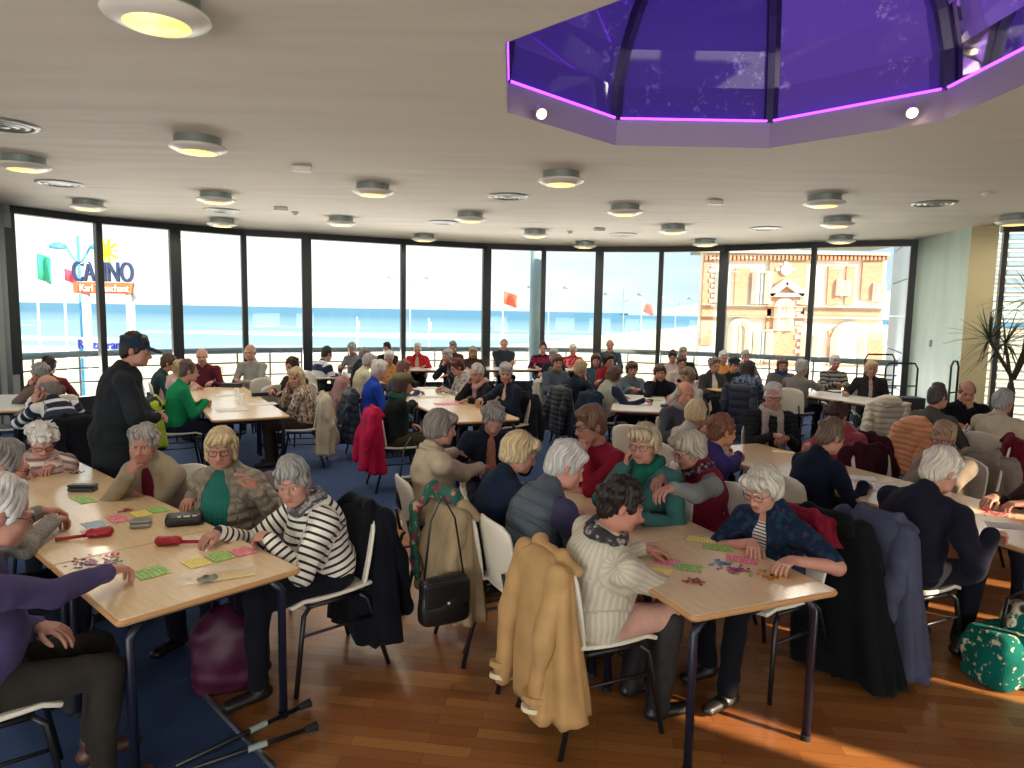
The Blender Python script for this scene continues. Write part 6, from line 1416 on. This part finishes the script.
tokens(92, 563, ['#8a2450', '#2c4a9c', '#b03060'], 'dark red and blue tokens scattered beside the purple sleeve', 44, .10); tokens(110, 556, ['#c84a68', '#d06080'], 'pink tokens beside the purple sleeve', 16, .06); tokens(115, 562, ['#3a9a5c'], 'green tokens beside the purple sleeve', 12, .04); tokens(128, 511, ['#a85048'], 'small red token pile behind the silver box', 16, .05)
tokens(77, 473, ['#2c2c30', '#5a4a44'], 'dark tokens at the far end of the left row', 14, .05)
tokens(695, 582, ['#a83c30', '#8c3028'], 'brick red tokens beside the cream knit sleeve', 22, .05); tokens(722, 564, ['#3c6c9c', '#4c80ac'], 'blue tokens in the middle of the near table', 24, .05); tokens(735, 570, ['#b02880', '#8c2068'], 'magenta tokens in the middle of the near table', 34, .055); tokens(772, 577, ['#c8843c', '#d89c50', '#b86c30'], 'orange tokens under the hand of the navy floral shirt', 44, .07)
tokens(752, 574, ['#8ca050'], 'few pale green tokens beside the magenta ones', 7, .09); tokens(1000, 515, ['#b03c58', '#c85068'], 'pink tokens at the right edge', 24, .08); tokens(984, 510, ['#a83040'], 'red tokens under the brown sleeves', 16, .05)
def hammer(px, py, rz, label):
    p = atz(px, py, TOPZ); o = empty('magnet_wand', (p[0], p[1], TOPZ), math.radians(rz)); tag(o, label, 'magnet wand'); m = plain('red_plastic', '#9c1628', .35)
    a = MB(); a.tube([(-.15, 0, .012), (-.14, 0, .014), (.0, 0, .016)], [.012, .009, .009], 10); a.build('handle', m, o, smooth=True)
    f = Field(); f.cap((0, 0, .024), (.085, 0, .026), .022, .026, .01)
    for i in range(9): f.ell((.01 + .01 * i, .02 * math.sin(i * 2.1), .03 + .012 * math.cos(i * 1.7)), (.012, .012, .010), None, .006)
    V, F = f.mesh(.006); mesh_obj('head', V, F.astype(np.int32), m, o)
hammer(90, 538, 28, 'red magnet wand lying beside the clasped grey hands'); hammer(178, 545, 190, 'red magnet wand in front of the outstretched striped sleeve')
def lbox(px, py, rz, d, m, label, nm, lid=None, bev=.01):
    p = atz(px, py, TOPZ); o = empty(nm, (p[0], p[1], TOPZ + .001), math.radians(rz)); tag(o, label, nm.replace('_', ' ')); a = MB(); a.box((0, 0, d[2] * .3), (d[0], d[1], d[2] * .6)); a.build('body', m, o, bevel=bev); a = MB(); a.box((0, 0, d[2] * .8), (d[0] * 1.01, d[1] * 1.01, d[2] * .4)); a.build('lid', lid or m, o, bevel=bev); return o
m_blk = plain('black_case', '#15161a', .4)
lbox(83, 491, 2, (.17, .065, .045), m_blk, 'black spectacle case on the second table of the left row', 'spectacle_case'); lbox(141, 527, 18, (.105, .07, .045), plain('silver_tin', '#9c9c98', .3, .7), 'silver box on the left row between wand and pencil case', 'tin')
lbox(664, 519, -12, (.16, .085, .03), m_blk, 'black zipped pouch on the middle row near the crimson body warmer', 'pouch'); lbox(497, 405, 20, (.17, .07, .04), m_blk, 'black spectacle case in front of the navy blazer', 'spectacle_case'); lbox(260, 396, 30, (.22, .1, .05), m_blk, 'black pouch on the left window row beside the checked blouse', 'pouch'); lbox(232, 387, 0, (.30, .12, .06), m_blk, 'black bag lying on the left window row', 'pouch')
lbox(650, 402, 0, (.08, .06, .04), m_blk, 'small black case on the small table right of centre', 'spectacle_case'); lbox(666, 407, 40, (.16, .07, .04), m_blk, 'black case at the edge of the small table right of centre', 'spectacle_case')
p = atz(185, 524, TOPZ); o = empty('pencil_case', (p[0], p[1], TOPZ), math.radians(22)); tag(o, 'black and cream pencil case on the left row in front of the teal sweater', 'pencil case')
f = Field(); f.slab((0, 0, .03), (.075, .028, .008), .024); V, F = f.mesh(.007); mesh_obj('body', V, F.astype(np.int32), m_blk, o)
a = MB(); a.box((.015, -.012, .052), (.10, .07, .014)); a.build('panel', plain('cream_fabric', '#cfc4ac', .8), o, bevel=.006)
for s in (-.01, .035): a = MB(); a.box((s, -.012, .057), (.010, .076, .012)); a.build('band', m_blk, o)
p = atz(221, 577, TOPZ); o = empty('card_wallet', (p[0], p[1], TOPZ), math.radians(28)); tag(o, 'clear plastic sleeve of yellow cards at the near left table edge', 'plastic sleeve')
a = MB(); a.box((.05, -.01, .006), (.17, .075, .006)); a.build('cards', plain('yellow_cards', '#cfae52', .5), o)
m_film, nt, b = new_mat('clear_film'); b.inputs['Base Color'].default_value = (.85, .85, .82, 1); b.inputs['Roughness'].default_value = .12; b.inputs['Alpha'].default_value = .16
f = Field(); f.slab((-.01, .01, .012), (.15, .06, .004), .010, None, .01); V, F = f.mesh(.009); mesh_obj('film', wrinkle(V, F, .005, 60, 3), F.astype(np.int32), m_film, o)
f = Field(); f.ell((-.06, -.03, .014), (.045, .022, .014)); V, F = f.mesh(.006); mesh_obj('bundle', wrinkle(V, F, .004, 90, 3), F.astype(np.int32), C('floral', '#5c5a3c', '#2c2c24', .012, '#a8a080'), o)
# drinking glasses on the left window row
m_gl, nt, b = new_mat('drinking_glass'); b.inputs['Base Color'].default_value = (.9, .95, .97, 1); b.inputs['Roughness'].default_value = .03; b.inputs['Alpha'].default_value = .28
for x, y, lb in ((241, 404, 'tall drinking glass on the near left window table'), (237, 398, 'drinking glass behind the tall one, left window row'), (222, 374, 'drinking glass between burgundy cardigan and grey sweater')):
    p = atz(x, y, TOPZ); a = MB(); a.lathe([(.028, .002), (.036, .13), (.033, .13), (.026, .008), (.005, .008)], n=16, cap=False); o = a.build('drinking_glass', m_gl, None, (p[0], p[1], TOPZ), smooth=True); tag(o, lb, 'glass')
# phone held by the cream cardigan
pp = atz(680, 380, 1.02); a = MB(); a.box((0, 0, 0), (.14, .012, .05)); o = a.build('phone', m_blk, None, tuple(pp + (0, -.10, 0)), .3, bevel=.004); tag(o, 'dark phone held by person in cream cardigan', 'phone')
# ------------------------------------------------------------------ luggage trolleys and the plant
def trolley(loc, yaw, label, hh=1.15, w_=.46, load=True):
    o = empty('hand_trolley', loc, math.radians(yaw)); tag(o, label, 'trolley'); m = plain('black_steel_tube', '#121316', .4)
    a = MB(); a.tube([(-w_ / 2, 0, .08), (-w_ / 2, 0, hh - .08), (-w_ / 2 + .05, 0, hh), (w_ / 2 - .05, 0, hh), (w_ / 2, 0, hh - .08), (w_ / 2, 0, .08)], .016, 8); a.build('handle_frame', m, o, smooth=True)
    [MB().tube([(-w_ / 2, 0, z), (w_ / 2, 0, z)], .012, 8).build('rung', m, o) for z in (.35, .62, .85)]
    a = MB(); a.box((0, -.16, .07), (w_, .34, .014)); a.build('toe_plate', m, o)
    for s in (-1, 1): a = MB(); a.tube([(s * (w_ / 2 + .02), .05, .10), (s * (w_ / 2 + .06), .05, .10)], .10, 20); a.build('wheel', m_rubber, o)
    if load:
        for k in range(3): a = MB(); a.box((0, -.16, .20 + .2 * k), (w_ * .95, .3, .18)); a.build('crate', plain('dark_crate', '#24262a', .6), o, bevel=.01)
    return o
p = atz(901, 378, .98); trolley((p[0], p[1], 0), 0, 'black luggage trolley with stacked crates before the pale green pier side', 1.22, .52)
p = atz(895, 376, .98); trolley((p[0] + .1, p[1] + .7, 0), 5, 'black trolley frame standing behind the loaded trolley', 1.3, .55, False)
p = atz(962, 385, 1.0); trolley((p[0] + .1, p[1] + .35, 0), 30, 'black folding trolley handle leaning at the cream pier', 1.32, .20, False)
# three-seat stack of boxes next to it: dark crates on the floor
pl = atz(1008, 412, .70); base = np.array([7.22, 9.9]); o = empty('potted_dracaena', (base[0], base[1], 0)); tag(o, 'tall dracaena with spiky leaves in front of the louvres at the right edge', 'plant')
a = MB(); a.lathe([(.17, 0), (.22, .36), (.24, .38), (.22, .40), (.20, .36), (.01, .35)], n=28); a.build('pot', plain('dark_plant_pot', '#2a2522', .5), o, smooth=True)
m_bark = plain('dracaena_bark', '#4a3d30', .85, var=.2, vscale=30); m_leafd = plain('dracaena_leaf', '#2c3a22', .45, var=.2, vscale=6)
rn = random.Random(8)
def leaf_burst(c, n_, L, nm='leaves'):
    V, F = [], []; c = np.array(c)
    for k in range(n_):
        az = rn.uniform(0, 6.283); el = rn.uniform(-.5, 1.35); L_ = L * rn.uniform(.7, 1.1); d = np.array([math.cos(az) * math.cos(el), math.sin(az) * math.cos(el), math.sin(el)]); sd = unit(np.cross(d, (0, 0, 1))); i0 = len(V)
        for q in range(6):
            u = q / 5; p_ = c + d * L_ * u + np.array([0, 0, -.32 * L_ * u * u * (1.2 - max(0, math.sin(el)))]); w_ = .013 * (1 - u) ** .6 * (1 if u > .05 else .7) + .001; V += [p_ - sd * w_, p_ + (0, 0, -.004), p_ + sd * w_]
        for q in range(5):
            for r_ in (0, 1): b_ = i0 + q * 3 + r_; F.append((b_, b_ + 1, b_ + 4, b_ + 3))
    return V, F
stems = [[(0, 0, .35), (.03, .02, .9), (-.08, .0, 1.25), (-.20, -.05, 1.62)], [(0, .02, .35), (-.02, .05, 1.0), (.10, .0, 1.5), (.16, -.02, 2.25)], [(-.04, .0, 1.15), (-.22, .02, 1.42), (-.40, .0, 1.66)], [(.02, .03, 1.1), (.20, .05, 1.5), (.34, .05, 1.8)]]
for s_ in stems:
    a = MB(); a.tube(s_, [.03 - .003 * k for k in range(len(s_))], 8); st_ = a.build('stem', m_bark, o, smooth=True)
    V, F = leaf_burst(s_[-1], 46, .62); mesh_obj('leaf_crown', V, F, m_leafd, st_, smooth=True)
